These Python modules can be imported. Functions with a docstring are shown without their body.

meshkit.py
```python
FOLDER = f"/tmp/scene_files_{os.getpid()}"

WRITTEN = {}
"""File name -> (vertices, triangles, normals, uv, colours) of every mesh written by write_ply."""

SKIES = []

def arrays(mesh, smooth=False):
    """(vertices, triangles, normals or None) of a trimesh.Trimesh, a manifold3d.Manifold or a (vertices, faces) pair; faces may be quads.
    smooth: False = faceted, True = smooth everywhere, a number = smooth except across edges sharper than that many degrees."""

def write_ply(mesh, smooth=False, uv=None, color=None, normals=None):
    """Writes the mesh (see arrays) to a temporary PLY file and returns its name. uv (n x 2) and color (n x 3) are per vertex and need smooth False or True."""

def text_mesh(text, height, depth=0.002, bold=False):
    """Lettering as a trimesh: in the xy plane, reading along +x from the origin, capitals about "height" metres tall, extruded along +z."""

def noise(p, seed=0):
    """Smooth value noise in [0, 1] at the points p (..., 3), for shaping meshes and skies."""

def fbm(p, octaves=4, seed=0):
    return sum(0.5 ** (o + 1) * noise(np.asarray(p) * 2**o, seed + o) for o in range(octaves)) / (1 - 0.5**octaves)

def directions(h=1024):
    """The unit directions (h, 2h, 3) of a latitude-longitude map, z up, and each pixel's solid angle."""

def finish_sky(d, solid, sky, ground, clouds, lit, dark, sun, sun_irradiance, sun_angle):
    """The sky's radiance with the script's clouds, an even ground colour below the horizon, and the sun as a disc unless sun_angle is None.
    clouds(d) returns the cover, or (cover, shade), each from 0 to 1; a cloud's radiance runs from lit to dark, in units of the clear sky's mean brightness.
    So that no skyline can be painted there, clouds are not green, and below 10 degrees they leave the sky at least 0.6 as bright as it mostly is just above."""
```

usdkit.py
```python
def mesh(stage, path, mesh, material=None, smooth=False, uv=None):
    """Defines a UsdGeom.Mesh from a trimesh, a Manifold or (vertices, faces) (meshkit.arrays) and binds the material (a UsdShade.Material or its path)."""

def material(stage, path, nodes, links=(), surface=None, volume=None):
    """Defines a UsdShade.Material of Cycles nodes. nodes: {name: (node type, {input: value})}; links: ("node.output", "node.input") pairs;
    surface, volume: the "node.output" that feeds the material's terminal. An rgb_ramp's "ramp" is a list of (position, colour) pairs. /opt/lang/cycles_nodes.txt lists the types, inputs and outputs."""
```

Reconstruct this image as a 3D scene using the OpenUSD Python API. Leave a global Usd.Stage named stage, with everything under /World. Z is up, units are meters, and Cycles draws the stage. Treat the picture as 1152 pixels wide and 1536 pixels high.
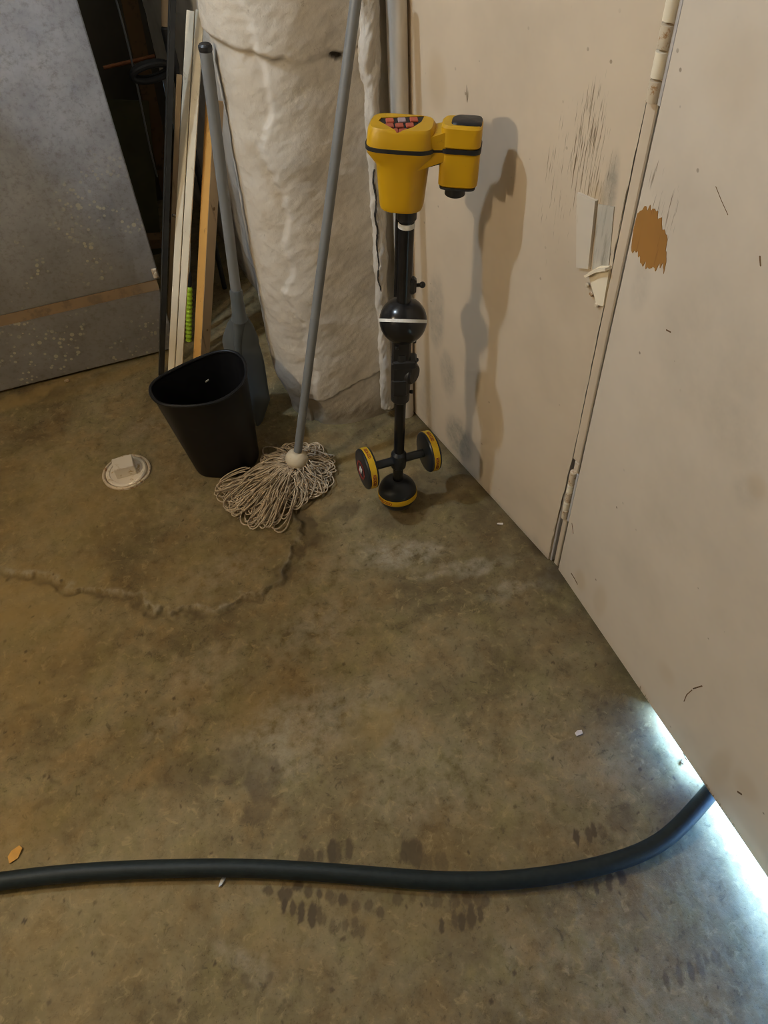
import math, random
import numpy as np, trimesh, shapely
from shapely.geometry import Polygon
import manifold3d as m3
import usdkit, meshkit
from meshkit import noise, fbm
from pxr import Usd, UsdGeom, UsdLux, UsdShade, Gf, Sdf, Vt

random.seed(7); rng = np.random.default_rng(7)
stage = Usd.Stage.CreateInMemory()
UsdGeom.SetStageUpAxis(stage, 'Z'); UsdGeom.SetStageMetersPerUnit(stage, 1.0)
world = UsdGeom.Xform.Define(stage, '/World'); stage.SetDefaultPrim(world.GetPrim())
UsdGeom.Scope.Define(stage, '/World/Looks')

# ------------------------------------------------------------------ camera
FPX, CX, CY, HC = 1150.0, 576.0, 768.0, 1.5          # focal length in pixels of 1152 x 1536, lens height
_down = np.array([638 - CX, 1759 - CY, FPX]); _down /= np.linalg.norm(_down)
_y = np.array([-397 - CX, -506 - CY, FPX]); _y -= _down * (_y @ _down); _y /= np.linalg.norm(_y)
_z = -_down; _x = np.cross(_y, _z)
R = np.stack([_x, _y, _z])                            # camera (right, down, forward) -> world
EYE = np.array([0, 0, HC])
cam = UsdGeom.Camera.Define(stage, '/World/camera')
cam.CreateHorizontalApertureAttr(36.0); cam.CreateFocalLengthAttr(36.0 * FPX / 1152)
cam.CreateClippingRangeAttr(Gf.Vec2f(0.02, 100)); cam.CreateExposureAttr(0.0)
_c = np.eye(4); _c[0, :3] = R @ [1, 0, 0]; _c[1, :3] = R @ [0, -1, 0]; _c[2, :3] = R @ [0, 0, -1]; _c[3, :3] = EYE
cam.AddTransformOp().Set(Gf.Matrix4d(*_c.ravel().tolist()))

def _ray(px, py): return R @ np.array([px - CX, py - CY, FPX])
def F(px, py, z=0.0):
    r = _ray(px, py); return EYE + r * ((z - HC) / r[2])      # the point at height z
def PX(px, py, x): r = _ray(px, py); return EYE + r * (x / r[0])  # the point on the wall plane x
def PY(px, py, y): r = _ray(px, py); return EYE + r * (y / r[1])  # the point at depth y

# ------------------------------------------------------------------ lights
def sphere_light(name, loc, radius, intensity, color):
    l = UsdLux.SphereLight.Define(stage, '/World/' + name)
    l.CreateRadiusAttr(radius); l.CreateIntensityAttr(intensity); l.CreateColorAttr(Gf.Vec3f(*color)); l.AddTranslateOp().Set(Gf.Vec3d(*loc))
def rect_light(name, loc, rot, w, h, intensity, color):
    l = UsdLux.RectLight.Define(stage, '/World/' + name)
    l.CreateWidthAttr(w); l.CreateHeightAttr(h); l.CreateIntensityAttr(intensity); l.CreateColorAttr(Gf.Vec3f(*color))
    l.AddTranslateOp().Set(Gf.Vec3d(*loc)); l.AddRotateXYZOp().Set(Gf.Vec3f(*rot))
sphere_light('bulb_light', (-1.0, 1.08, 1.45), 0.06, 234, (1.0, 0.82, 0.575))
sphere_light('tube_light', (-0.50, 1.60, 2.30), 0.035, 1180, (0.64, 0.80, 1.0))
rect_light('daylight_low', (2.2, -0.3, .36), (0, 90, 0), .70, 2.6, 95, (0.13, 0.37, 1.0))
rect_light('daylight_high', (2.2, -0.3, 1.75), (0, 90, 0), 2.0, 2.6, 300, (0.26, 0.52, 1.0))

# ------------------------------------------------------------------ helpers
_used = {}
def numbered(path):
    n = _used.get(path, -1) + 1; _used[path] = n
    return path if n == 0 else f'{path}_{n:03d}'
_loc = {}
def tag(p, label=None, cat=None, group=None, kind=None):
    p = p.GetPrim() if hasattr(p, 'GetPrim') else p
    for k, v in (('label', label), ('category', cat), ('group', group), ('kind', kind)):
        if v: p.SetCustomDataByKey(k, v)
    return p
def thing(name, label, cat, loc=(0, 0, 0), group=None):
    x = UsdGeom.Xform.Define(stage, numbered('/World/' + name)); x.AddTranslateOp().Set(Gf.Vec3d(*map(float, loc)))
    _loc[str(x.GetPath())] = np.array(loc, float)
    return tag(x, label, cat, group)
def obj(name, mesh, mat, parent=None, smooth=30, label=None, mask=None, kind=None):
    """one mesh, its vertices given in world metres"""
    base = str(parent.GetPath()) if parent else '/World'
    top = '/'.join(base.split('/')[:3]); off = _loc.get(top, np.zeros(3))
    if hasattr(mesh, 'to_mesh'):
        g = mesh.to_mesh(); mesh = trimesh.Trimesh(g.vert_properties[:, :3], g.tri_verts, process=False)
    if isinstance(mesh, (tuple, list)):
        v, f = np.asarray(mesh[0], float), np.asarray(mesh[1], int)
        if f.shape[1] == 4: f = np.vstack([f[:, [0, 1, 2]], f[:, [0, 2, 3]]])
        mesh = trimesh.Trimesh(v, f, process=False)
    mesh = mesh.copy(); mesh.vertices = mesh.vertices - off
    m = usdkit.mesh(stage, numbered(base + '/' + name), mesh, M[mat], smooth=smooth)
    if mask is not None:
        UsdGeom.PrimvarsAPI(m).CreatePrimvar('wear', Sdf.ValueTypeNames.Color3fArray, 'vertex').Set(Vt.Vec3fArray.FromNumpy(np.asarray(mask, np.float32)))
    return tag(m, label, kind=kind)
def struct(name, mesh, mat, smooth=30, mask=None, label=None, parent=None):
    return obj(name, mesh, mat, parent, smooth, label, mask, None if parent else 'structure')
def one(name, mesh, mat, label, cat, smooth=30, group=None, kind=None):
    return tag(obj(name, mesh, mat, smooth=smooth), label, cat, group, kind)

def cat_(*ms): return trimesh.util.concatenate([x for x in ms])
def xf(m, M4): m = m.copy(); m.apply_transform(M4); return m
def frame(o, x, y, z):
    T = np.eye(4); T[:3, 0], T[:3, 1], T[:3, 2], T[:3, 3] = x, y, z, o; return T
def unit(v): v = np.asarray(v, float); return v / np.linalg.norm(v)
def axes(d, up=(0, 0, 1)):
    """a frame whose third axis is d"""
    d = unit(d); a = np.cross(up, d)
    if np.linalg.norm(a) < 1e-4: a = np.array([1., 0, 0])
    a = unit(a); return a, np.cross(d, a), d
def hull(pts): return trimesh.convex.convex_hull(np.asarray(pts, float))
def rbox(c, size, bev=0.002, T=None):
    """chamfered box"""
    s = np.asarray(size, float) / 2; b = min(bev, s.min() * 0.6); P = []
    for sg in np.ndindex(2, 2, 2):
        g = np.array(sg) * 2 - 1
        for k in range(3):
            e = s.copy() - b; e[k] = s[k]; P.append(g * e)
    m = hull(P); m.apply_translation(c)
    return m if T is None else xf(m, T)
def beam(a, b, w, d, up=(0, 1, 0), bev=0.0015):
    """bar from a to b, w across, d deep (towards up)"""
    a, b = np.asarray(a, float), np.asarray(b, float); z = unit(b - a); x = unit(np.cross(up, z)); y = np.cross(z, x)
    return rbox((0, 0, 0), (w, d, np.linalg.norm(b - a)), bev, frame((a + b) / 2, x, y, z))
def loft(rings, caps=True):
    rings = np.asarray(rings, float); n, k = rings.shape[:2]
    v = rings.reshape(-1, 3); i, j = np.meshgrid(np.arange(n - 1), np.arange(k), indexing='ij')
    q = np.stack([i * k + j, i * k + (j + 1) % k, (i + 1) * k + (j + 1) % k, (i + 1) * k + j], -1).reshape(-1, 4)
    f = np.vstack([q[:, [0, 1, 2]], q[:, [0, 2, 3]]])
    if caps:
        v = np.vstack([v, rings[0].mean(0), rings[-1].mean(0)]); a = np.arange(k); b = (a + 1) % k
        f = np.vstack([f, np.stack([np.full(k, n * k), b, a], 1), np.stack([np.full(k, n * k + 1), (n - 1) * k + a, (n - 1) * k + b], 1)])
    m = trimesh.Trimesh(v, f, process=False)
    return m
def tube(pts, r, sides=12, caps=True):
    p = np.asarray(pts, float); t = np.gradient(p, axis=0); t /= np.linalg.norm(t, axis=1, keepdims=True)
    a = np.cross(t[0], [0, 0, 1.0]);
    if np.linalg.norm(a) < .05: a = np.cross(t[0], [1.0, 0, 0])
    a = unit(a); A = [a]
    for k in range(1, len(p)):
        a = A[-1] - t[k] * (A[-1] @ t[k]); A.append(unit(a))
    A = np.array(A); B = np.cross(t, A); ang = np.arange(sides) * 2 * np.pi / sides
    r = np.broadcast_to(r, (len(p),))
    rings = p[:, None] + r[:, None, None] * (np.cos(ang)[None, :, None] * A[:, None] + np.sin(ang)[None, :, None] * B[:, None])
    return loft(rings, caps)
def spline(pts, n=60):
    from scipy.interpolate import CubicSpline
    p = np.asarray(pts, float); d = np.r_[0, np.cumsum(np.linalg.norm(np.diff(p, axis=0), axis=1))]
    return CubicSpline(d, p)(np.linspace(0, d[-1], n))
def lathe(profile, o=(0, 0, 0), d=(0, 0, 1), n=40):
    x, y, z = axes(d); a = np.arange(n) * 2 * np.pi / n
    rings = [np.asarray(o) + h * z + r * (np.cos(a)[:, None] * x + np.sin(a)[:, None] * y) for r, h in profile]
    return loft(rings)
def ball(c, r, n=4): m = trimesh.creation.icosphere(n, r); m.apply_translation(c); return m
def grid(us, vs, fn):
    """surface fn(U, V) -> (..., 3); normals along dU x dV"""
    U, V = np.meshgrid(us, vs, indexing='ij'); P = fn(U, V); n, k = U.shape
    i, j = np.meshgrid(np.arange(n - 1), np.arange(k - 1), indexing='ij'); q = np.stack([i * k + j, (i + 1) * k + j, (i + 1) * k + j + 1, i * k + j + 1], -1).reshape(-1, 4)
    return P.reshape(-1, 3), np.vstack([q[:, [0, 1, 2]], q[:, [0, 2, 3]]])
def extrude(poly, h, T):
    if poly.geom_type != 'Polygon': poly = max(poly.geoms, key=lambda g: g.area)
    return xf(trimesh.creation.extrude_polygon(poly, h, engine='earcut'), T)
def smoothstep(a, b, x): t = np.clip((x - a) / (b - a), 0, 1); return t * t * (3 - 2 * t)

# ------------------------------------------------------------------ materials
M = {}
def mat(name, nodes, links=(), surface='p.BSDF'):
    M[name] = usdkit.material(stage, '/World/Looks/' + name, nodes, links, surface); return M[name]
def plain(name, color, rough=0.5, var=0.15, scale=30, metallic=0.0, bump=0.0, bscale=200, spec=0.5, coat=0.0):
    c = np.array(color)
    nodes = {'g': ('texture_coordinate', {}), 'n': ('noise_texture', {'scale': scale, 'detail': 5.0, 'roughness': .6}),
             'r': ('rgb_ramp', {'ramp': [(.3, c * (1 - var)), (.7, np.minimum(c * (1 + var), 1))]}),
             'p': ('principled_bsdf', {'roughness': rough, 'metallic': metallic, 'specular_ior_level': spec, 'coat_weight': coat})}
    links = [('g.object', 'n.vector'), ('n.fac', 'r.fac'), ('r.color', 'p.base_color')]
    if bump:
        nodes['bn'] = ('noise_texture', {'scale': bscale, 'detail': 4.0}); nodes['b'] = ('bump', {'strength': bump, 'distance': .002})
        links += [('g.object', 'bn.vector'), ('bn.fac', 'b.height'), ('b.normal', 'p.normal')]
    mat(name, nodes, links)
def worn(name, color, dirt_or_warm_light, rough=.5, thr=.62, scale=25, metallic=0., bump=.15, stretch=(1, 1, 1), spec=.5):
    """a base colour with dirt in noise patches"""
    c = np.array(color)
    mat(name, {'g': ('texture_coordinate', {}), 'mp': ('mapping', {'scale': stretch}),
               'n': ('noise_texture', {'scale': scale, 'detail': 8.0, 'roughness': .68}), 'n2': ('noise_texture', {'scale': 6.0, 'detail': 3.0}),
               'r2': ('rgb_ramp', {'ramp': [(.3, c * .88), (.7, np.minimum(c * 1.1, 1))]}),
               'r': ('rgb_ramp', {'ramp': [(thr, (0, 0, 0)), (thr + .1, (1, 1, 1))]}),
               'm': ('mix_color', {'b': dirt_or_warm_light}), 'b': ('bump', {'strength': bump, 'distance': .001}),
               'p': ('principled_bsdf', {'roughness': rough, 'metallic': metallic, 'specular_ior_level': spec})},
        [('g.object', 'mp.vector'), ('mp.vector', 'n.vector'), ('g.object', 'n2.vector'), ('n2.fac', 'r2.fac'), ('n.fac', 'r.fac'), ('r.color', 'm.fac'), ('r2.color', 'm.a'),
         ('m.result', 'p.base_color'), ('n.fac', 'b.height'), ('b.normal', 'p.normal')])

# concrete: wear.r = damp and dirt, wear.g = pale bloom and painted rim light, wear.b = ochre dust
mat('concrete', {'g': ('geometry', {}), 'w': ('attribute', {'attribute': 'wear'}), 's': ('separate_color', {}),
    'n1': ('noise_texture', {'scale': 4.0, 'detail': 9.0, 'roughness': .62, 'distortion': .4}), 'n2': ('noise_texture', {'scale': 28.0, 'detail': 8.0, 'roughness': .7}),
    'n3': ('noise_texture', {'scale': 210.0, 'detail': 5.0, 'roughness': .7}),
    'r1': ('rgb_ramp', {'ramp': [(.30, (.128, .096, .046)), (.45, (.200, .153, .076)), (.57, (.236, .186, .098)), (.72, (.298, .240, .136))]}),
    'r2': ('rgb_ramp', {'ramp': [(.28, (.56, .53, .47)), (.47, (.95, .95, .95)), (.56, (1.04, 1.04, 1.04)), (.72, (1.32, 1.30, 1.22))]}),
    'r3': ('rgb_ramp', {'ramp': [(.28, (.55, .52, .48)), (.42, (1, 1, 1)), (.62, (1, 1, 1)), (.78, (1.35, 1.35, 1.3))]}),
    'x1': ('mix_color', {'blend_type': 'multiply', 'fac': .9}), 'x2': ('mix_color', {'blend_type': 'multiply', 'fac': 1.0}),
    'och': ('mix_color', {'b': (.30, .205, .075)}), 'pale': ('mix_color', {'b': (.37, .33, .25)}), 'damp': ('mix_color', {'b': (.070, .047, .021)}), 'nh': ('noise_texture', {'scale': 9.0, 'detail': 5.0, 'roughness': .6}), 'rh': ('rgb_ramp', {'ramp': [(.36, (1.05, .96, .86)), (.5, (1, 1, 1)), (.64, (.96, .99, .88))]}), 'xh': ('mix_color', {'blend_type': 'multiply', 'fac': 1.0}),
    'n4': ('noise_texture', {'scale': 42.0, 'detail': 7.0, 'roughness': .72, 'distortion': .6}), 'r4': ('rgb_ramp', {'ramp': [(.55, (0, 0, 0)), (.66, (.6, .6, .6))]}), 'r5': ('rgb_ramp', {'ramp': [(.33, (.7, .7, .7)), (.42, (0, 0, 0))]}), 'fl': ('mix_color', {'b': (.36, .27, .125)}), 'dk': ('mix_color', {'b': (.085, .068, .036)}),
    'gn': ('rgb_ramp', {'ramp': [(.38, (0, 0, 0)), (.62, (1, 1, 1))]}), 'gm': ('math', {'math_type': 'multiply'}),
    'rr': ('map_range', {'from_min': 0., 'from_max': 1., 'to_min': .85, 'to_max': .6}),
    'b1': ('bump', {'strength': .35, 'distance': .002}), 'b2': ('bump', {'strength': .3, 'distance': .001}),
    'p': ('principled_bsdf', {'specular_ior_level': .25})},
    [('g.position', 'n1.vector'), ('g.position', 'n2.vector'), ('g.position', 'n3.vector'), ('w.color', 's.color'),
     ('n1.fac', 'r1.fac'), ('n2.fac', 'r2.fac'), ('n3.fac', 'r3.fac'), ('g.position', 'nh.vector'), ('nh.fac', 'rh.fac'), ('r1.color', 'xh.a'), ('rh.color', 'xh.b'), ('xh.result', 'x1.a'), ('r2.color', 'x1.b'), ('x1.result', 'x2.a'), ('r3.color', 'x2.b'),
     ('g.position', 'n4.vector'), ('n4.fac', 'r4.fac'), ('n4.fac', 'r5.fac'), ('x2.result', 'fl.a'), ('r4.color', 'fl.fac'), ('fl.result', 'dk.a'), ('r5.color', 'dk.fac'), ('dk.result', 'och.a'), ('s.b', 'och.fac'), ('och.result', 'pale.a'), ('n2.fac', 'gn.fac'), ('gn.color', 'gm.value1'), ('s.g', 'gm.value2'), ('gm.value', 'pale.fac'),
     ('pale.result', 'damp.a'), ('s.r', 'damp.fac'), ('damp.result', 'p.base_color'), ('s.r', 'rr.value'), ('rr.result', 'p.roughness'),
     ('n2.fac', 'b1.height'), ('n3.fac', 'b2.height'), ('b1.normal', 'b2.normal'), ('b2.normal', 'p.normal')])

# painted boards: wear.r = brushed-through grain streaks, wear.g = grey grime and painted shadow, wear.b = yellow-brown stain
def paint(name, c):
    c = np.array(c)
    mat(name, {'g': ('geometry', {}), 'w': ('attribute', {'attribute': 'wear'}), 's': ('separate_color', {}),
    'n1': ('noise_texture', {'scale': 3.0, 'detail': 6.0, 'roughness': .6}), 'r1': ('rgb_ramp', {'ramp': [(.3, c * .88), (.5, c), (.72, np.minimum(c * 1.07, 1))]}),
    'ms': ('mapping', {'scale': (300., 300., 17.)}), 'ns': ('noise_texture', {'scale': 1.0, 'detail': 3.0, 'roughness': .6}),
    'ss': ('math', {'math_type': 'add'}), 'sr': ('rgb_ramp', {'ramp': [(1.02, (0, 0, 0)), (1.12, (1, 1, 1))]}), 'sc': ('map_range', {'from_min': .98, 'from_max': 1.12, 'clamp': True}),
    'streak': ('mix_color', {'b': (.17, .115, .06)}), 'grime_and_shadow': ('mix_color', {'b': (.21, .20, .165)}), 'stain': ('mix_color', {'b': (.42, .28, .11)}),
    'gn': ('noise_texture', {'scale': 40.0, 'detail': 7.0, 'roughness': .7}), 'gr': ('rgb_ramp', {'ramp': [(.3, (.25, .25, .25)), (.7, (1, 1, 1))]}), 'gm': ('math', {'math_type': 'multiply'}),
    'v': ('voronoi_texture', {'scale': 26.0, 'randomness': 1.0}), 'vr': ('rgb_ramp', {'ramp': [(.055, (1, 1, 1)), (.085, (0, 0, 0))]}),
    'vn': ('noise_texture', {'scale': 7.0, 'detail': 2.0}), 'vm': ('rgb_ramp', {'ramp': [(.50, (0, 0, 0)), (.62, (.75, .75, .75))]}), 'vx': ('math', {'math_type': 'multiply'}),
    'chip': ('mix_color', {'b': (.16, .105, .05)}),
    'b1': ('bump', {'strength': .12, 'distance': .002}), 'p': ('principled_bsdf', {'roughness': .42, 'specular_ior_level': .4})},
    [('g.position', 'n1.vector'), ('w.color', 's.color'), ('n1.fac', 'r1.fac'), ('g.position', 'ms.vector'), ('ms.vector', 'ns.vector'), ('ns.fac', 'ss.value1'), ('s.r', 'ss.value2'),
     ('ss.value', 'sc.value'), ('sc.result', 'streak.fac'), ('r1.color', 'streak.a'), ('g.position', 'gn.vector'), ('gn.fac', 'gr.fac'), ('gr.color', 'gm.value1'), ('s.g', 'gm.value2'),
     ('streak.result', 'grime_and_shadow.a'), ('gm.value', 'grime_and_shadow.fac'), ('grime_and_shadow.result', 'stain.a'), ('s.b', 'stain.fac'),
     ('g.position', 'v.vector'), ('v.distance', 'vr.fac'), ('g.position', 'vn.vector'), ('vn.fac', 'vm.fac'), ('vr.color', 'vx.value1'), ('vm.color', 'vx.value2'),
     ('stain.result', 'chip.a'), ('vx.value', 'chip.fac'), ('chip.result', 'p.base_color'), ('gn.fac', 'b1.height'), ('b1.normal', 'p.normal')])
paint('cream_paint', (.635, .525, .39))
paint('door_paint', (.66, .575, .465))
# whitewashed plaster
def plaster(name, c, damp):
    c = np.array(c)
    mat(name, {'g': ('geometry', {}), 'w': ('attribute', {'attribute': 'wear'}), 's': ('separate_color', {}),
    'n1': ('noise_texture', {'scale': 6.0, 'detail': 8.0, 'roughness': .62}), 'r1': ('rgb_ramp', {'ramp': [(.3, c * .80), (.5, c), (.7, np.minimum(c * 1.1, 1))]}),
    'n2': ('noise_texture', {'scale': 60.0, 'detail': 8.0, 'roughness': .72}), 'r2': ('rgb_ramp', {'ramp': [(.62, (0, 0, 0)), (.74, (.8, .8, .8))]}),
    'd': ('mix_color', {'b': damp}), 'crack': ('mix_color', {'b': (.05, .04, .03)}), 'warm_tint': ('mix_color', {'b': (.42, .30, .14)}), 'wet': ('mix_color', {'b': (.30, .26, .20)}),
    'b1': ('bump', {'strength': .4, 'distance': .004}), 'p': ('principled_bsdf', {'roughness': .85, 'specular_ior_level': .25})},
    [('g.position', 'n1.vector'), ('w.color', 's.color'), ('n1.fac', 'r1.fac'), ('g.position', 'n2.vector'), ('n2.fac', 'r2.fac'), ('r2.color', 'd.fac'), ('r1.color', 'd.a'),
     ('d.result', 'warm_tint.a'), ('s.g', 'warm_tint.fac'), ('warm_tint.result', 'wet.a'), ('s.b', 'wet.fac'), ('wet.result', 'crack.a'), ('s.r', 'crack.fac'), ('crack.result', 'p.base_color'), ('n2.fac', 'b1.height'), ('b1.normal', 'p.normal')])
plaster('plaster', (.66, .61, .535), (.34, .29, .22))
plaster('recess_shade_masonry', (.10, .085, .06), (.05, .04, .03))  # coloured dark to paint in the shade of the recess
plaster('room_plaster', (.42, .37, .29), (.25, .21, .15))
# galvanised sheet with paint spatter
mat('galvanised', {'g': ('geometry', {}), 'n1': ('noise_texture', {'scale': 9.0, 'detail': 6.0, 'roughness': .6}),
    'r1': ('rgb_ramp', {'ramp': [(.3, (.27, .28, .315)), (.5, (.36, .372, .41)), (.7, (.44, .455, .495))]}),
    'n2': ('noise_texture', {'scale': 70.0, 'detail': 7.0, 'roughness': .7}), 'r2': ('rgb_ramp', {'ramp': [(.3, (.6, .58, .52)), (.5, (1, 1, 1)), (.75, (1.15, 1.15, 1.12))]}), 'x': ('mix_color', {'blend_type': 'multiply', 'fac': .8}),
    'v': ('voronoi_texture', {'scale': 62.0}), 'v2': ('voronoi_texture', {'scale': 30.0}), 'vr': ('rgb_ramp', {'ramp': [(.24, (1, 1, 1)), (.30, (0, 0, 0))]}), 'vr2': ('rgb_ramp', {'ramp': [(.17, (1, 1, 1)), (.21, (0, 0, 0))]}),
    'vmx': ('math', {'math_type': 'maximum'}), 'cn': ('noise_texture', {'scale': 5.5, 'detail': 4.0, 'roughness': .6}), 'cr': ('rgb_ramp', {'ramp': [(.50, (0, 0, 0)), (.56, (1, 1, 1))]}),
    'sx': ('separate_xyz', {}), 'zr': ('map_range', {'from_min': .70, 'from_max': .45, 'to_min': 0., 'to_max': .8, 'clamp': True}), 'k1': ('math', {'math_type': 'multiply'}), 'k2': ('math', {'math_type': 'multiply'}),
    'sp': ('mix_color', {'b': (.55, .50, .36)}), 'zd': ('map_range', {'from_min': .75, 'from_max': .25, 'to_min': 0., 'to_max': .55, 'clamp': True}), 'dirt_or_warm_light': ('mix_color', {'b': (.19, .155, .10)}), 'ro': ('map_range', {'from_min': 0., 'from_max': 1., 'to_min': .42, 'to_max': .65}),  # bottom turned brown to paint in the warm light there
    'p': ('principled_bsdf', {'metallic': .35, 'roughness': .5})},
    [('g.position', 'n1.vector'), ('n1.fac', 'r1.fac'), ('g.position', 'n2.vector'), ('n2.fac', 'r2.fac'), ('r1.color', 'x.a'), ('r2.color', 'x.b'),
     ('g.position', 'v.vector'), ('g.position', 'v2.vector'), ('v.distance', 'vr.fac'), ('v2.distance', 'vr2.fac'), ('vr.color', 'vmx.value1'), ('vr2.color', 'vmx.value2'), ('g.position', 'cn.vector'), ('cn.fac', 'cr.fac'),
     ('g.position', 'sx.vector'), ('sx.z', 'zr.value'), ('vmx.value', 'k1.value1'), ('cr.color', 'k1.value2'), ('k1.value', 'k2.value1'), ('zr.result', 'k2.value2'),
     ('sx.z', 'zd.value'), ('zd.result', 'dirt_or_warm_light.fac'), ('x.result', 'dirt_or_warm_light.a'), ('dirt_or_warm_light.result', 'sp.a'), ('k2.value', 'sp.fac'), ('sp.result', 'p.base_color'), ('n2.fac', 'ro.value'), ('ro.result', 'p.roughness')])
worn('rusty_ledge', (.22, .14, .065), (.15, .10, .05), .8, .5, 30)
worn('yellow_plastic', (.56, .31, .003), (.10, .06, .02), .42, .66, 38, bump=.05)
plain('yellow_band', (.62, .38, .006), .45, .1, 60)
plain('black_plastic', (.014, .014, .015), .42, .3, 40, bump=.1)
plain('gloss_black', (.010, .010, .011), .2, .3, 20)
worn('dusty_black', (.013, .016, .02), (.05, .05, .045), .34, .6, 30, bump=.05)
plain('bin_plastic', (.008, .008, .009), .42, .2, 40, spec=.3)
plain('hose_rubber', (.014, .020, .019), .55, .25, 60, bump=.15, bscale=300, spec=.3)
plain('key_red', (.42, .09, .05), .5, .15, 60)
plain('key_pale', (.35, .25, .27), .5, .15, 60)
plain('logo_red', (.24, .025, .015), .5)
plain('white_plastic', (.72, .70, .64), .5, .08, 20)
plain('white_tape', (.78, .77, .72), .6, .08, 60)
worn('pvc', (.66, .61, .53), (.40, .33, .24), .45, .66, 18, stretch=(1, 1, .25))
worn('lath_paint', (.84, .74, .56), (.38, .28, .15), .6, .63, 30, stretch=(1, 1, .15))
worn('raw_pine', (.66, .35, .085), (.30, .15, .04), .7, .60, 50, stretch=(1, 1, .06))
worn('grey_timber', (.46, .33, .19), (.20, .14, .08), .8, .62, 40, stretch=(1, 1, .1))
worn('bare_wood', (.33, .155, .032), (.24, .10, .022), .7, .56, 60, stretch=(1, 1, .12))
worn('grey_handle', (.20, .205, .205), (.12, .12, .11), .42, .62, 20, stretch=(1, 1, .2))
worn('grey_shovel', (.105, .118, .12), (.09, .10, .10), .4, .62, 20)
worn('ferrule', (.66, .55, .38), (.42, .33, .2), .55, .62, 40)
plain('mop_yarn', (.50, .40, .28), .9, .35, 60, bump=.3, bscale=500)
plain('dark_metal', (.030, .029, .026), .5, .3, 20, metallic=.3)
plain('chrome', (.75, .74, .72), .18, .05, 20, metallic=1.0)
plain('lime_grip', (.42, .62, .03), .5, .1, 60)
plain('dark_olive', (.055, .05, .015), .7, .3, 10)
plain('copper', (.25, .09, .03), .4, .3, 20, metallic=.6)
worn('brown_wood', (.16, .09, .035), (.08, .05, .02), .8, .55, 30)
worn('cap_paint', (.74, .66, .54), (.45, .30, .12), .6, .56, 45)
worn('rust_paint', (.62, .52, .38), (.36, .19, .07), .6, .52, 90)
worn('keeper_paint', (.66, .585, .475), (.45, .36, .22), .5, .66, 30, stretch=(1, 1, .2))
worn('grimy_shaded_paint', (.52, .48, .40), (.30, .27, .21), .6, .52, 40, stretch=(1, 1, .12))  # grimy paint, darkened for the shade in the keeper groove
plain('cool_lit_paint', (.50, .47, .46), .5, .1, 30)  # pale paint with the cool light of the gap put into its colour
plain('orange_flake', (.62, .32, .06), .7)
plain('chip', (.72, .64, .56), .7)
plain('gap_dark', (.05, .045, .04), .8)
plain('outdoor', (.55, .55, .55), .8, .1, 20)
plain('lamp_glass', (.8, .8, .8), .3)

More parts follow.
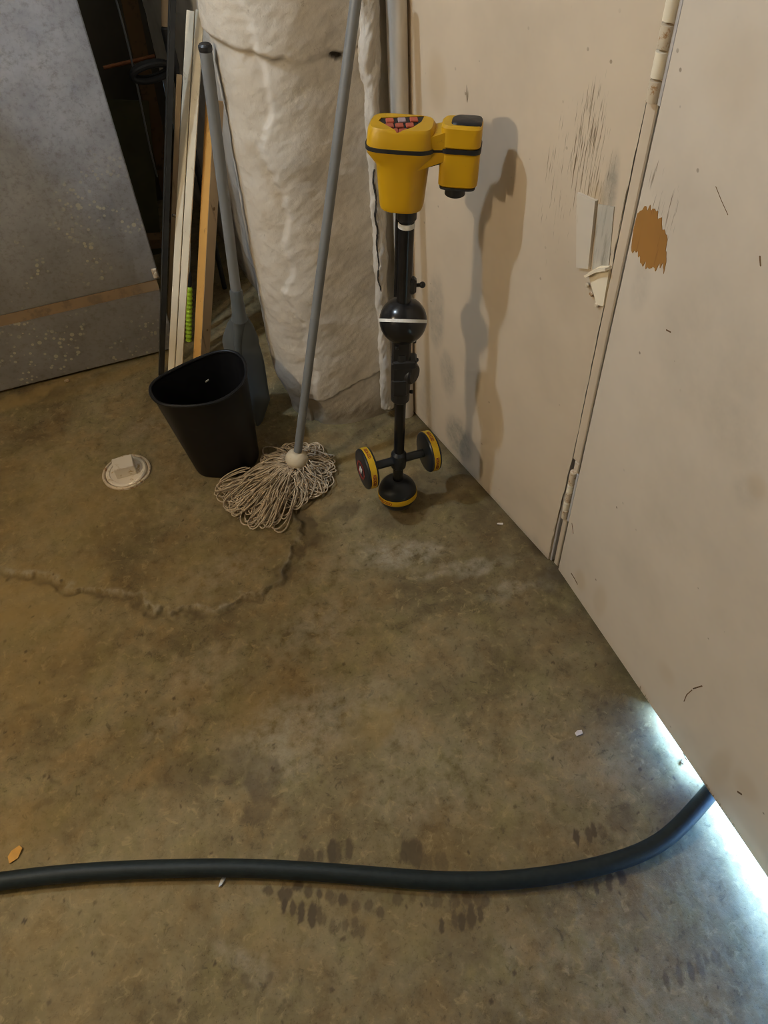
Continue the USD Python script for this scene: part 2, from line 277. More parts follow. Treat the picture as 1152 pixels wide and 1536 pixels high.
# ------------------------------------------------------------------ the setting
# floor: one height field, fine where the picture sees it
xs = np.r_[np.linspace(-1.45, -.62, 12), np.arange(-.6, .96, .0036), np.linspace(.98, 3.2, 24)]
ys = np.r_[np.linspace(-2.05, -.27, 18), np.arange(-.25, 2.32, .0036), np.linspace(2.34, 3.15, 10)]
patch = Polygon([F(*p)[:2] for p in [(0, 857), (60, 866), (120, 884), (185, 892), (250, 922), (290, 918), (330, 915), (380, 893), (425, 868), (448, 832), (456, 800), (444, 768), (440, 740)]]
                + [(.45, 1.45), (.47, 1.75), (.40, 2.2), (-.3, 2.3), (-.75, 1.9), (-.6, 1.55)])
X, Y = np.meshgrid(xs, ys, indexing='ij')
P3 = np.stack([X, Y, 0 * X], -1)
n_lo = fbm(P3 * 9, 5, 3); n_hi = fbm(P3 * 70, 4, 5); n_md = fbm(P3 * 26, 4, 8)
wx, wy = X + (fbm(P3 * 30, 4, 11) - .5) * .05, Y + (fbm(P3 * 30, 4, 12) - .5) * .05
box = (X > -.8) & (X < .6) & (Y > .95) & (Y < 2.35)
dist = np.full(X.shape, 9.0)
_pts = shapely.points(wx[box], wy[box]); _d = shapely.distance(_pts, patch.exterior); dist[box] = np.where(shapely.contains_xy(patch, wx[box], wy[box]), _d, -_d)
front = smoothstep(1.62, 1.45, Y)
rim = np.where(dist > 0, np.exp(-np.clip(dist, 0, 9) / .06) * smoothstep(0, .006, dist), 0) * (dist < 5) * front
groove = np.exp(-((dist + .008) / .008) ** 2) * front
calm = 1 - .75 * smoothstep(.35, .75, X) * smoothstep(.7, .4, Y)
Zf = -.003 + (.0022 * (n_lo - .5) + .0014 * (n_hi - .5)) * calm + .0022 * (n_hi - .5) * smoothstep(0, .02, dist) * (dist < 5) + rim * (.008 * (.4 + n_md)) - groove * .004
wear = np.zeros(X.shape + (3,))
def blob(ch, px, py, rx, ry, amt, ang=0, soft=.6, nz=.5):
    c = F(px, py); dx, dy = wx - c[0], wy - c[1]; ca, sa = math.cos(ang), math.sin(ang)
    d = np.sqrt(((dx * ca + dy * sa) / rx) ** 2 + ((-dx * sa + dy * ca) / ry) ** 2)
    k = smoothstep(1 + soft / 2, 1 - soft / 2, d) * amt * (1 - nz + nz * np.clip((n_md - .3) * 2.5, 0, 1))
    wear[..., ch] = np.maximum(wear[..., ch], k)
for b in [(390, 1165, .035, .05, .62), (385, 1215, .04, .022, .62), (330, 1150, .06, .035, .42), (270, 1165, .05, .05, .36), (460, 790, .03, .07, .75), (470, 735, .04, .05, .5), (512, 768, .05, .03, .7),
          (590, 772, .07, .045, .7), (640, 740, .08, .07, .45), (715, 770, .04, .11, .55, .1), (760, 820, .06, .16, .4, .1), (830, 868, .05, .05, .8), (900, 970, .05, .16, .5, .12), (930, 1020, .08, .08, .35),
          (820, 950, .13, .13, .28), (700, 1010, .14, .08, .25), (430, 860, .05, .025, .5), (60, 1210, .02, .012, .5), (80, 1165, .006, .02, .6), (40, 1060, .03, .012, .35), (700, 1420, .06, .05, .25),
          (370, 1475, .008, .012, .8), (412, 1478, .008, .008, .7), (100, 1010, .06, .03, .25), (70, 640, .10, .05, .3), (120, 575, .12, .03, .35), (620, 640, .09, .03, .5), (530, 640, .10, .03, .45), (300, 950, .10, .04, .3), (1015, 1212, .05, .03, .5, .4), (935, 1230, .03, .02, .45)]:
    blob(0, *b)
for b in [(600, 830, .10, .035, .9, -.4), (700, 850, .12, .02, .6, -.35), (790, 880, .10, .02, .55, -.3), (480, 940, .10, .06, .45), (420, 1085, .12, .05, .55), (470, 1075, .10, .07, .5), (430, 1140, .08, .05, .4),
          (250, 1090, .05, .03, .35), (605, 1110, .05, .03, .3), (330, 860, .10, .04, .35), (215, 640, .05, .04, .4), (500, 850, .06, .06, .3), (370, 1450, .02, .06, .5, .5), (300, 1000, .1, .05, .3), (830, 860, .03, .02, .8), (640, 1180, .12, .08, .25), (560, 1040, .08, .04, .35)]:
    blob(1, *b, soft=1.2, nz=.3)
for b in [(40, 900, .18, .12, .75), (130, 780, .2, .12, .5), (60, 1000, .14, .12, .55), (20, 1250, .08, .06, .45), (60, 740, .18, .2, .45), (20, 600, .25, .03, .8), (180, 560, .22, .03, .7), (560, 690, .1, .06, .45), (140, 1370, .2, .14, .28), (300, 850, .2, .1, .25), (620, 1370, .1, .05, .3), (430, 1380, .1, .05, .3), (700, 1300, .16, .1, .2), (560, 1080, .07, .05, .45), (390, 1060, .06, .05, .4)]:
    blob(2, *b, soft=1.3, nz=.45)
wear[..., 1] = np.maximum(wear[..., 1], np.exp(-((dist - .007) / .006) ** 2) * front * 1.2 * n_md)  # pale line painted along the rim as its lit edge
wear[..., 0] = np.maximum(wear[..., 0], groove * .65 * np.clip(n_md * 2 - .4, 0, 1))
wear[..., 0] = np.maximum(wear[..., 0], .75 * smoothstep(.05, 0, .85 - X) * (Y > .78) * (Y < 1.46) * n_md * 1.6)
def lobes(px, py, n, dx, dy, w, h, amt, ang=-.5, jit=.25):
    for k in range(n):
        a, b = F(px + k * dx + rng.normal() * 2, py + k * dy + rng.normal() * 3)[:2]
        s = 1 + rng.uniform(-jit, jit)
        ddx, ddy = X - a, Y - b; ca, sa = math.cos(ang + rng.normal() * .1), math.sin(ang)
        d = np.sqrt(((ddx * ca + ddy * sa) / (w * s)) ** 2 + ((-ddx * sa + ddy * ca) / (h * s)) ** 2) + (n_hi - .5) * .9
        wear[..., 0] = np.maximum(wear[..., 0], smoothstep(1.15, .85, d) * min(1, amt * 1.3) * rng.uniform(.7, 1))
for l in [(452, 1288, 3, 14, -3, .007, .017, .6), (496, 1282, 3, 14, -1, .007, .018, .7), (610, 1280, 2, 15, 0, .012, .02, .75), (636, 1290, 4, 10, 2, .006, .016, .4), (402, 1336, 2, 28, 2, .011, .010, .7), (445, 1335, 5, 17, 3, .008, .010, .7),
          (425, 1362, 5, 14, 2, .006, .018, .75), (470, 1380, 6, 15, 3, .006, .012, .4), (500, 1350, 5, 18, 4, .008, .010, .5), (600, 1345, 5, 20, 1, .008, .010, .45), (665, 1385, 5, 14, -3, .006, .018, .7), (700, 1350, 3, 15, 0, .009, .012, .5),
          (866, 1255, 3, 16, -4, .006, .018, .75), (905, 1243, 3, 16, -10, .008, .012, .4), (895, 1335, 3, 17, -10, .006, .016, .75), (915, 1315, 2, 22, -6, .007, .010, .8), (1000, 1470, 4, 17, -7, .006, .018, .55), (1060, 1445, 2, 16, -10, .007, .01, .4), (840, 1330, 3, 20, -4, .008, .01, .35)]:
    lobes(*l)
for _ in range(260):                                   # grit
    px, py = rng.uniform(0, 1100), rng.uniform(620, 1536); a, b = F(px, py)[:2]
    if a > .78 or (py < 760 and px < 420): continue
    i0, j0 = np.searchsorted(xs, a), np.searchsorted(ys, b)
    sl = (slice(max(i0 - 2, 0), i0 + 2), slice(max(j0 - 2, 0), j0 + 2)); r_ = rng.uniform(.0015, .0042)
    d = np.hypot(X[sl] - a, Y[sl] - b); wear[sl + (0,)] = np.maximum(wear[sl + (0,)], (d < r_) * rng.uniform(.4, .95))
out = X > 1.0
Zf = np.where(out, -.004, Zf)
fv, ff = grid(xs, ys, lambda U, V: np.stack([U, V, Zf], -1))
struct('floor', (fv, ff), 'concrete', smooth=True, mask=np.clip(wear, 0, 1).reshape(-1, 3))

def slab(x0, x1, y0, y1, z0, z1): return rbox(((x0 + x1) / 2, (y0 + y1) / 2, (z0 + z1) / 2), (x1 - x0, y1 - y0, z1 - z0), .002)
struct('ceiling', slab(-1.5, 1.1, -2.1, 3.2, 2.45, 2.55), 'room_plaster')
struct('wall_left', slab(-1.55, -1.45, -2.1, 3.2, -.02, 2.45), 'room_plaster')
struct('wall_front', slab(-1.5, 1.1, -2.15, -2.05, -.02, 2.45), 'room_plaster')
struct('wall_back', slab(-1.5, 1.1, 3.1, 3.2, -.02, 2.45), 'recess_shade_masonry')

# chimney-breast pillar with rounded, whitewashed corner
path = spline([(.76, 3.1), (.72, 2.5), (.655, 2.0), (.585, 1.80), (.535, 1.70), (.528, 1.62), (.555, 1.555), (.61, 1.516), (.70, 1.50), (.80, 1.488), (.90, 1.476)], 900)
seg = np.r_[0, np.cumsum(np.linalg.norm(np.diff(path, axis=0), axis=1))]; L = seg[-1]
i1 = np.searchsorted(path[:, 1] < 2.0, True)
us = np.r_[np.linspace(0, seg[i1], 40)[:-1], np.arange(seg[i1], L, .004)]; vs = np.r_[np.arange(-.01, 1.25, .004), np.linspace(1.27, 2.45, 12)]
cx_, cy_ = np.interp(us, seg, path[:, 0]), np.interp(us, seg, path[:, 1]); tx, ty = np.gradient(cx_), np.gradient(cy_); nn = np.stack([ty, -tx], 1); nn /= np.linalg.norm(nn, axis=1, keepdims=True)
nn = -nn if nn[len(nn) // 2] @ np.array([0.3, 1]) > 0 else nn
U, V = np.meshgrid(np.arange(len(us)), vs, indexing='ij')
PX_, PY_ = cx_[U], cy_[U]; Q = np.stack([PX_, PY_, V], -1)
edge_x = .575 + (fbm(np.stack([0 * V, V * 9, 0 * V + 2], -1), 4, 37) - .5) * .07
ridge = .007 * smoothstep(-.004, .010, PX_ - edge_x) * (PY_ < 1.75)
nl, nm, nh = fbm(Q * 7, 4, 21), fbm(Q * 24, 4, 22), fbm(Q * 90, 3, 23)
crackz = .968 - .07 * (PX_ - .53) + (fbm(np.stack([PX_ * 18, 0 * V, 0 * V], -1), 3, 31) - .5) * .06
above = smoothstep(-.008, .008, V - crackz)
disp = (nl - .5) * .016 + (nm - .5) * .0045 + (nh - .5) * .0025 + ridge + above * .010 * smoothstep(.74, .55, PX_) - .035 * smoothstep(.16, .0, V) * smoothstep(.70, .54, PX_)
lip = np.exp(-((V - crackz) / .004) ** 2); open_ = np.clip((fbm(np.stack([PX_ * 14, 0 * V, 0 * V + 3], -1), 2, 33) - .45) * 6, 0, 1)
disp -= lip * open_ * .012
_h = PY(506, 84, 1.492); hole = smoothstep(1.2, .7, np.hypot((PX_ - _h[0]) / .017, (V - _h[2] + .3 * (PX_ - _h[0])) / .0075) + (nm - .5) * .8) * (PY_ < 1.56)
disp -= hole * .014
flaw = smoothstep(.55, .75, nm) * smoothstep(.06, .0, np.abs(V - crackz)) * .004
base_break = (.10 + .06 * (PX_ - .58) / .22 + (nm - .5) * .05)                       # broken plaster along the foot of the wall
foot = smoothstep(.006, -.006, V - base_break) * (PX_ > .56)
disp -= foot * .005 + flaw
Q[..., 0] += disp * nn[U, 0]; Q[..., 1] += disp * nn[U, 1]
wr = np.zeros(Q.shape)
wr[..., 0] = np.clip(lip * open_ * .9 + np.exp(-((V - base_break) / .0025) ** 2) * (PX_ > .56) * .35 * nm * 2, 0, 1)
wr[..., 0] = np.maximum(wr[..., 0], hole * .9)
wr[..., 0] = np.maximum(wr[..., 0], .45 * smoothstep(.70, .8, fbm(Q * np.array([40, 40, 16]), 4, 36)) * smoothstep(.30, .0, V) )
wr[..., 1] = (.25 + .5 * smoothstep(.48, .75, nl)) * smoothstep(.01, -.01, PX_ - edge_x) * (.3 + nm)  # warm light on the left band painted in as a yellow tint
wr[..., 2] = np.clip(.85 * smoothstep(.09, .0, V) * nm * 1.6 + .3 * foot, 0, 1)
g_ = grid(us, vs, lambda a, b: Q)
struct('wall_pillar', g_, 'plaster', smooth=True, mask=np.clip(wr, 0, 1).reshape(-1, 3))

# fixed boarded panel of the right wall, with its worn paint
yy, zz = np.arange(.803, 1.52, .0045), np.r_[np.arange(.0, 1.35, .0045), np.linspace(1.36, 2.45, 6)]
A, B = np.meshgrid(yy, zz, indexing='ij'); q = np.stack([0 * A + .85, A, B], -1); m1, m2 = fbm(q * 8, 4, 41), fbm(q * 30, 4, 42)
wp = np.zeros(A.shape + (3,))
def wblob(ch, px, py, ry, rz, amt, soft=.9):
    c = PX(px, py, .85); d = np.hypot((A - c[1]) / ry, (B - c[2]) / rz) + (m1 - .5) * 1.0
    wp[..., ch] = np.maximum(wp[..., ch], smoothstep(1 + soft / 2, 1 - soft / 2, d) * amt)
for b in [(882, 225, .05, .13, .47), (845, 250, .06, .12, .40), (830, 330, .06, .12, .37), (905, 300, .02, .10, .42), (935, 330, .012, .08, .55), (700, 140, .01, .02, .5)]: wblob(0, *b)
for b in [(688, 662, .05, .06, .85), (672, 560, .035, .06, .6), (655, 470, .03, .10, .55), (690, 700, .05, .03, .7), (912, 300, .014, .06, .75), (640, 600, .04, .10, .3), (800, 830, .02, .06, .35)]: wblob(1, *b)  # corner entries paint in the shadow of the locator, the rest is grime
for b in [(655, 120, .03, .05, .25), (890, 330, .02, .05, .35), (940, 360, .012, .05, .5)]: wblob(2, *b)
edge_y = .803 + .010 * smoothstep(.45, .02, B) + .0035 * (fbm(np.stack([0 * A, 0 * A, B * 30], -1), 2, 44) - .5)
A2 = np.where(A < .815, edge_y + (A - .803) * .4, A)
wp[..., 0] = np.maximum(wp[..., 0], .55 * smoothstep(.010, .0, A2 - edge_y) * smoothstep(.55, .2, B)); wp[..., 1] = np.maximum(wp[..., 1], .6 * smoothstep(.02, 0, B) * m2 * 1.5)
v1, f1 = grid(yy, zz, lambda a, b: np.stack([.85 + 0 * A - .0012 * (m1 - .5), A2, B], -1))
pan = struct('wall_right', (v1, f1[:, ::-1]), 'cream_paint', smooth=True, mask=wp.reshape(-1, 3), label='cream painted fixed boarding with scraped paint')
struct('board_core', slab(.8515, .90, .812, 1.52, .0, 2.45), 'cream_paint', parent=pan)
struct('board_edge', slab(.853, .90, .806, .812, .0, 2.45), 'cool_lit_paint', parent=pan)
struct('lintel', slab(.50, 1.08, -2.05, .80, 2.06, 2.45), 'room_plaster', parent=pan)
struct('return_wall', slab(.56, 1.08, -2.05, -.66, .0, 2.06), 'room_plaster', parent=pan)
struct('jamb', slab(.895, 1.08, .72, 1.52, .0, 2.45), 'cool_lit_paint', parent=pan)

# door: hinged on the boarding, standing a little into the room
H0 = np.array([.846, .772, 0]); e = unit((-.164, -.986, 0)); nd = np.array([-.986, .164, 0])     # hinge line, along the door, into the room
DT = frame(H0, e, np.cross(nd, e) if np.cross(nd, e)[2] < 0 else e * 0, nd) if False else None
def D(s, z, n=0.0): return H0 + e * s + np.array([0, 0, z]) + nd * n
gap = lambda s: .012 + .044 * s
ss, zz2 = np.r_[np.arange(0, .9, .006), np.linspace(.92, 1.45, 8)], np.r_[np.arange(0, 1.3, .006), np.linspace(1.32, 2.04, 6)]
S_, Z_ = np.meshgrid(ss, zz2, indexing='ij'); k_ = gap(S_) + Z_ * (2.05 - gap(S_)) / 2.04
Pd = H0 + e * S_[..., None] + np.array([0, 0, 1.]) * k_[..., None]
d1, d2 = fbm(Pd * 5, 4, 51), fbm(Pd * 24, 4, 52)
wd = np.zeros(S_.shape + (3,))
def on_door(px, py, n=0.0):
    r = _ray(px, py); o = H0 + nd * n; t = ((o - EYE) @ nd) / (r @ nd); p = EYE + r * t; return (p - H0) @ e, p[2]
def dblob(ch, px, py, rs, rz, amt, soft=.9):
    s0, z0 = on_door(px, py); d = np.hypot((S_ - s0) / rs, (k_ - z0) / rz) + (d1 - .5)
    wd[..., ch] = np.maximum(wd[..., ch], smoothstep(1 + soft / 2, 1 - soft / 2, d) * amt)
for b in [(1000, 340, .03, .07, .42), (985, 290, .03, .05, .40), (1015, 300, .012, .03, .4)]: dblob(0, *b)
for b in [(1100, 640, .08, .05, .18), (1080, 560, .12, .10, .12), (1000, 800, .06, .04, .10), (960, 430, .02, .04, .25), (1120, 740, .03, .03, .2)]: dblob(1, *b)
for b in [(1080, 1150, .02, .06, .22), (1000, 1010, .03, .03, .16), (1105, 100, .06, .05, .10), (900, 900, .02, .05, .2), (1120, 1180, .03, .03, .2), (1135, 730, .02, .02, .25), (870, 870, .02, .03, .3)]: dblob(2, *b)
wd[..., 0] = np.maximum(wd[..., 0], .46 * smoothstep(.03, .0, k_ - gap(S_)) * d2 * 1.6)
wd[..., 2] = np.maximum(wd[..., 2], .22 * smoothstep(.03, .0, k_ - gap(S_)) * d2 * 1.6)
dv, df = grid(ss, zz2, lambda a, b: Pd - nd * (.001 * (d1 - .5))[..., None])
door = struct('door_1', (dv, df), 'door_paint', smooth=True, mask=wd.reshape(-1, 3), label='cream painted plank door face with a bare wood patch')
def dbox(s0, s1, z00, z01, z10, z11, n0, n1):          # a slab along the door, its lower edge sloping with the gap
    return hull([D(s, z, n) for s, za, zb in ((s0, z00, z01), (s1, z10, z11)) for z in (za, zb) for n in (n0, n1)])
struct('door_core', dbox(0, 1.45, gap(0), 2.05, gap(1.45), 2.05, -.042, -.0012), 'door_paint', parent=door)

# bare patch where the paint has come away
def door_T(s, z, n): return frame(D(s, z, n), e, np.array([0, 0, 1.]), np.cross(e, [0, 0, 1.]))   # x along the door, y up
_dz = np.cross(e, [0, 0, 1.]) @ nd
ring = [(952, 338), (957, 318), (966, 313), (975, 312), (984, 318), (990, 328), (997, 345), (1000, 360), (999, 378), (1001, 388), (997, 407), (993, 400), (991, 396), (988, 399), (983, 404), (975, 399), (968, 397), (960, 386), (952, 379), (947, 378), (948, 360)]
rs_ = np.array([on_door(*p) for p in ring])
dense = np.vstack([np.linspace(rs_[i], rs_[(i + 1) % len(rs_)], 14)[:-1] for i in range(len(rs_))])
jag = (noise(np.c_[dense[:, 0] * 260, dense[:, 1] * 60, 0 * dense[:, 0]], 3) - .5)
dense[:, 1] += jag * .016
poly = Polygon(dense).buffer(0)
def on_face(poly, h, n0, parent, name, m, lab=None):
    """a flat shape lying on the door face, given in (along, up) metres"""
    if poly.geom_type != 'Polygon': poly = max(poly.geoms, key=lambda g: g.area)
    g = trimesh.creation.extrude_polygon(poly, h, engine='earcut'); v = g.vertices
    g2 = trimesh.Trimesh(H0 + v[:, :1] * e + v[:, 1:2] * np.array([0, 0, 1.]) + (v[:, 2:] + n0) * nd, g.faces[:, ::-1], process=False)
    trimesh.repair.fix_normals(g2); return struct(name, g2, m, parent=parent, label=lab, smooth=False)
on_face(poly, .0012, -.0004, door, 'bare_wood_patch', 'bare_wood', 'orange-brown bare wood where the paint has flaked off')
sl = [on_door(*p) for p in [(1004, 376), (1001, 392), (1003, 408), (1006, 392)]]
# scratches and chips in the door paint
for pts, w in [([(1026, 1052), (1030, 1042), (1038, 1035)], .0008), ([(1040, 1033), (1046, 1031), (1053, 1029)], .0012), ([(1074, 280), (1082, 300), (1092, 322)], .0005), ([(1025, 1130), (1030, 1140)], .001), ([(1140, 385), (1141, 398)], .0012), ([(857, 860), (862, 868), (866, 876)], .0014), ([(1000, 495), (1006, 498)], .0012), ([(1107, 1188), (1112, 1191)], .002), ([(858, 785), (860, 800)], .001)]:
    c = np.array([on_door(*p) for p in pts]); ln = shapely.LineString(c).buffer(w)
    on_face(ln, .0006, -.0002, door, 'scratch', 'brown_wood')

# hinge stile between boarding and door, with painted butt hinges
SX = .849
def stile(z0, z1, y0, y1): return slab(SX, .897, y0, y1, z0, z1)
struct('door_stile', slab(.8485, .896, .7795, .8015, .36, 2.05), 'cream_paint', parent=door)
struct('door_stile', slab(.8485, .896, .7795, .794, .012, .36), 'cream_paint', parent=door)
hg = lambda z: None
def hinge(zs, name_label, r, mname):
    h = thing('butt_hinge', name_label, 'hinge', (.846, .785, zs[0]))
    obj('hinge_leaf', slab(.8462, .8495, .7725, .7795, zs[0], zs[-1]), 'cool_lit_paint', h)
    for k in range(len(zs) - 1):
        a, b = zs[k] + .0012, zs[k + 1] - .0012
        obj('knuckle', lathe([(r * .7, a), (r, a + .001), (r, b - .001), (r * .7, b)], (.8465, .788, 0), (0, 0, 1), 20), 'rust_paint' if k % 2 == 0 else mname, h)
    return h
zt = [1.058, 1.089, 1.124, 1.155, 1.19, 1.221, 1.256]
hinge(zt, 'long painted hinge with rusty knuckles at the top edge of the picture', .0095, 'lath_paint')
hinge([.185, .215, .240, .270, .295, .335], 'short cream painted hinge low down near the floor', .0075, 'lath_paint')

# outside the door: sill and ground in daylight
struct('trim_1', slab(.905, 1.06, .385, .80, -.01, .05), 'gap_dark')
struct('trim_2', rbox((0, 0, 0), (.40, .03, .055), .003, frame(D(.20, .022, -.06), e, nd, np.array([0, 0, 1.]))), 'gap_dark')

# ------------------------------------------------------------------ things
# --- latch keeper on the boarding
kp = PX(885, 345, .85)
k = thing('latch_keeper', 'painted wooden latch keeper with a bent metal plate beside the door edge', 'latch', (.848, kp[1], kp[2] - .08))
def wpoly(pts, depth, x0=.8502):
    P = np.array([PX(*p, .85)[1:] for p in pts]); g = trimesh.creation.extrude_polygon(Polygon(P).buffer(0), depth, engine='earcut'); v = g.vertices
    g = trimesh.Trimesh(np.c_[x0 - v[:, 2], v[:, 0], v[:, 1]], g.faces, process=False); trimesh.repair.fix_normals(g); return g
obj('block', wpoly([(869, 288), (897, 300), (886, 402), (868, 400)], .006), 'keeper_paint', k, smooth=False)
obj('channel', wpoly([(898, 306), (922, 310), (914, 398), (889, 404)], .0015), 'grimy_shaded_paint', k, smooth=False)
obj('bent_plate', cat_(wpoly([(885, 408), (903, 398), (917, 398), (917, 404), (908, 458), (898, 456)], .005), wpoly([(885, 410), (903, 400), (917, 399), (918, 403), (903, 405), (887, 413)], .014)), 'lath_paint', k, smooth=False)
for p in [(884, 426), (890, 440), (898, 456)]:
    c = PX(*p, .85); obj('screw', lathe([(.004, 0), (.0045, .001), (.003, .003), (.0008, .0032)], (.846, c[1], c[2]), (-1, 0, 0), 14), 'rust_paint', k)

# --- lamps: a bulb on a wall arm, a pendant bulb at the ceiling (both outside the picture)
wl = thing('wall_lamp', 'bare bulb lamp on a short arm fixed to the left wall', 'lamp', (-1.45, 1.08, 1.45))
obj('back_plate', rbox((-1.442, 1.08, 1.45), (.016, .10, .10), .004), 'white_plastic', wl)
obj('arm', tube(np.linspace((-1.44, 1.08, 1.45), (-1.10, 1.08, 1.45), 6), .010, 12), 'dark_metal', wl)
obj('bulb_holder', lathe([(.012, -.10), (.022, -.095), (.024, -.066), (.018, -.064)], (-1.0, 1.08, 1.45), (1, 0, 0), 20), 'white_plastic', wl)
pl = thing('pendant_lamp', 'small pendant bulb on a short cord under the ceiling', 'lamp', (-.5, 1.6, 2.45))
obj('ceiling_rose', lathe([(.045, -.018), (.045, 0)], (-.5, 1.6, 2.45), (0, 0, 1), 24), 'white_plastic', pl)
obj('cord', tube(np.linspace((-.5, 1.6, 2.44), (-.5, 1.6, 2.37), 4), .004, 8), 'white_plastic', pl)
obj('bulb_holder', lathe([(.016, .036), (.018, .07), (.010, .078)], (-.5, 1.6, 2.30), (0, 0, 1), 20), 'white_plastic', pl)

# --- white drain pipe and the plaster-coated pipe in the corner
pz = np.linspace(-.004, 2.44, 60)
pc = np.array([.829, 1.452])
p = thing('drain_pipe', 'smooth cream painted vertical pipe in the corner behind the locator', 'pipe', (pc[0], pc[1], 0))
obj('pipe_body', tube(np.c_[0 * pz + pc[0], 0 * pz + pc[1], pz], .0205, 24), 'pvc', p)
zz3 = np.arange(.03, 1.3, .005); an = np.arange(40) * 2 * np.pi / 40
ZZ, AA = np.meshgrid(np.r_[zz3, np.linspace(1.31, 2.44, 10)], an, indexing='ij')
q = np.stack([np.cos(AA) * .9, np.sin(AA) * .9, ZZ * 16], -1)
rr = .0145 + .018 * (fbm(q, 4, 61) - .42) + .006 * (fbm(q * 4, 3, 62) - .5); rr *= 1 + .35 * smoothstep(.85, .95, ZZ)
rings = np.stack([.779 + rr * np.cos(AA) + .004 * (noise(np.stack([ZZ * 12, 0 * ZZ, 0 * ZZ], -1), 5) - .5), 1.474 + rr * np.sin(AA), ZZ], -1)
one('plastered_pipe', loft(rings), 'plaster', 'lumpy plaster-covered pipe with a jagged crack beside the smooth corner pipe', 'pipe', smooth=True)
# jagged crack between them and the pillar face
ck = spline([(.7675 + .004 * math.sin(i * 2.4) * (.4 + (i % 3) * .3), 1.462, z) for i, z in enumerate(np.linspace(.40, .80, 14))], 90)
one('wall_crack', tube(ck + np.c_[(rng.random((90, 1)) - .5) * .0012, np.zeros((90, 2))], .0010 + .0024 * fbm(np.c_[np.arange(90) * .16, np.zeros((90, 2))], 3, 77) * np.sin(np.linspace(0, math.pi, 90)) ** .4, 6), 'gap_dark', 'dark jagged crack down the plaster left of the black pole', 'crack')

# --- galvanised cabinet on the left
P0, P1 = F(0, 590), F(240, 530); ct = unit(P1 - P0); cn = np.array([ct[1], -ct[0], 0])       # along the front, out of the front
def C(s, z, n=0.0): return P0 + ct * s + np.array([0, 0, z]) + cn * n
def cbox(s0, s1, z0, z1, n0, n1, bev=.002): return rbox(((s0 + s1) / 2, (n0 + n1) / 2, (z0 + z1) / 2), (s1 - s0, n1 - n0, z1 - z0), bev, frame(P0, ct, cn, np.array([0, 0, 1.])))
c = thing('metal_cabinet', 'tall galvanised sheet-metal cabinet spattered with paint at the left', 'cabinet', C(.1, 0))
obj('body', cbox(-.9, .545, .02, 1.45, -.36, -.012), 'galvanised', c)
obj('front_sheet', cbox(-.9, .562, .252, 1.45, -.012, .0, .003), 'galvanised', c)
obj('ledge', hull([C(s, z, n) for s in (-.9, .552) for z, n in ((.252, -.004), (.226, .010), (.226, -.012), (.252, -.012))]), 'rusty_ledge', c)
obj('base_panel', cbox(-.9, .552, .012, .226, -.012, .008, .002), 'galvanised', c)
for s in (-.5, .02, .40): obj('foot', cbox(s - .02, s + .02, -.004, .02, -.06, -.01), 'brown_wood', c)
obj('clip', cat_(cbox(.545, .560, .262, .292, 0, .008), lathe([(.004, 0), (.004, .004)], C(.553, .277, .008), cn, 12)), 'rust_paint', c)
one('dirt_crumb', rbox((0, 0, 0), (.014, .009, .006), .003, frame(F(100, 571, .003), ct, cn, np.array([0, 0, 1.]))), 'grey_timber', 'pale crumb on the floor under the cabinet front edge', 'crumb')
# unseen board added above the cabinet to cut the cool light
sf = thing('added_shade_shelf', 'unseen brown board added above the metal cabinet to cut the cool light', 'shelf', (-.8, 1.7, 1.48))
obj('shade_board', slab(-1.44, -.175, 1.30, 2.10, 1.48, 1.50), 'brown_wood', sf)
for y_ in (1.42, 1.98): obj('bracket', hull([(-1.45, y_ - .01, 1.48), (-1.45, y_ + .01, 1.48), (-.7, y_ - .01, 1.48), (-.7, y_ + .01, 1.48), (-1.45, y_ - .01, 1.18), (-1.45, y_ + .01, 1.18)]), 'dark_metal', sf)

# --- things leaning in the recess
def lean(bot, top): return np.asarray(bot, float), np.asarray(top, float)
b0, b1 = F(243, 566), PY(262, -60, 2.06)
t = thing('metal_angle_bar', 'dark metal angle bar standing at the edge of the cabinet', 'bar', b0)
obj('flange', beam(b0, b1, .013, .004, (.2, 1, 0)), 'dark_metal', t)
obj('flange', beam(b0 + np.array([-.0065, .009, 0]), b1 + np.array([-.0065, .009, 0]), .003, .020, (.2, 1, 0)), 'dark_metal', t)
for dx, w, nm in ((0, .019, 'left-hand of two cream laths leaning side by side'), (.0230, .020, 'right-hand of two cream laths leaning side by side')):
    off_ = np.array([.88, -.48, 0]) * dx; a = F(256, 575) + off_; d = PY(289, 30, 2.12) + off_ + np.array([0, 0, .02])
    one('wooden_lath', beam(a, d, w, .014, (.48, .88, 0), .001), 'lath_paint', nm, 'lath')
a, d = np.array([.388, 2.27, 0]), PY(269, 112, 2.25)
one('wooden_lath', beam(a, d, .014, .01, (.2, 1, 0), .001), 'grey_timber', 'narrow greyed lath half hidden behind the dark angle bar', 'lath')
# raw timber batten, corner towards us
a, d = F(300, 566) + np.array([.0, .0, 0]), PY(322, 150, 2.09)
z = unit(d - a); x = unit(np.cross((-.45, .88, 0), z)); y = np.cross(z, x)
bt = thing('timber_batten', 'raw orange pine batten leaning behind the grey shovel handle', 'batten', a)
obj('batten_body', rbox((0, 0, 0), (.038, .030, np.linalg.norm(d - a)), .0015, frame((a + d) / 2, x, y, z)), 'raw_pine', bt)
obj('weathered_face', rbox((0, -.0155, 0), (.037, .0012, np.linalg.norm(d - a) - .002), .0003, frame((a + d) / 2, x, y, z)), 'grey_timber', bt, label='greyed weathered face of the batten')
for s_, w_ in ((.80, .004), (.35, .005)):
    cc = a + (d - a) * (1 - s_) - y * .0159 + x * .003; obj('nail_hole', lathe([(w_, 0), (w_ * .6, .0012)], cc, -y, 12), 'brown_wood', bt)
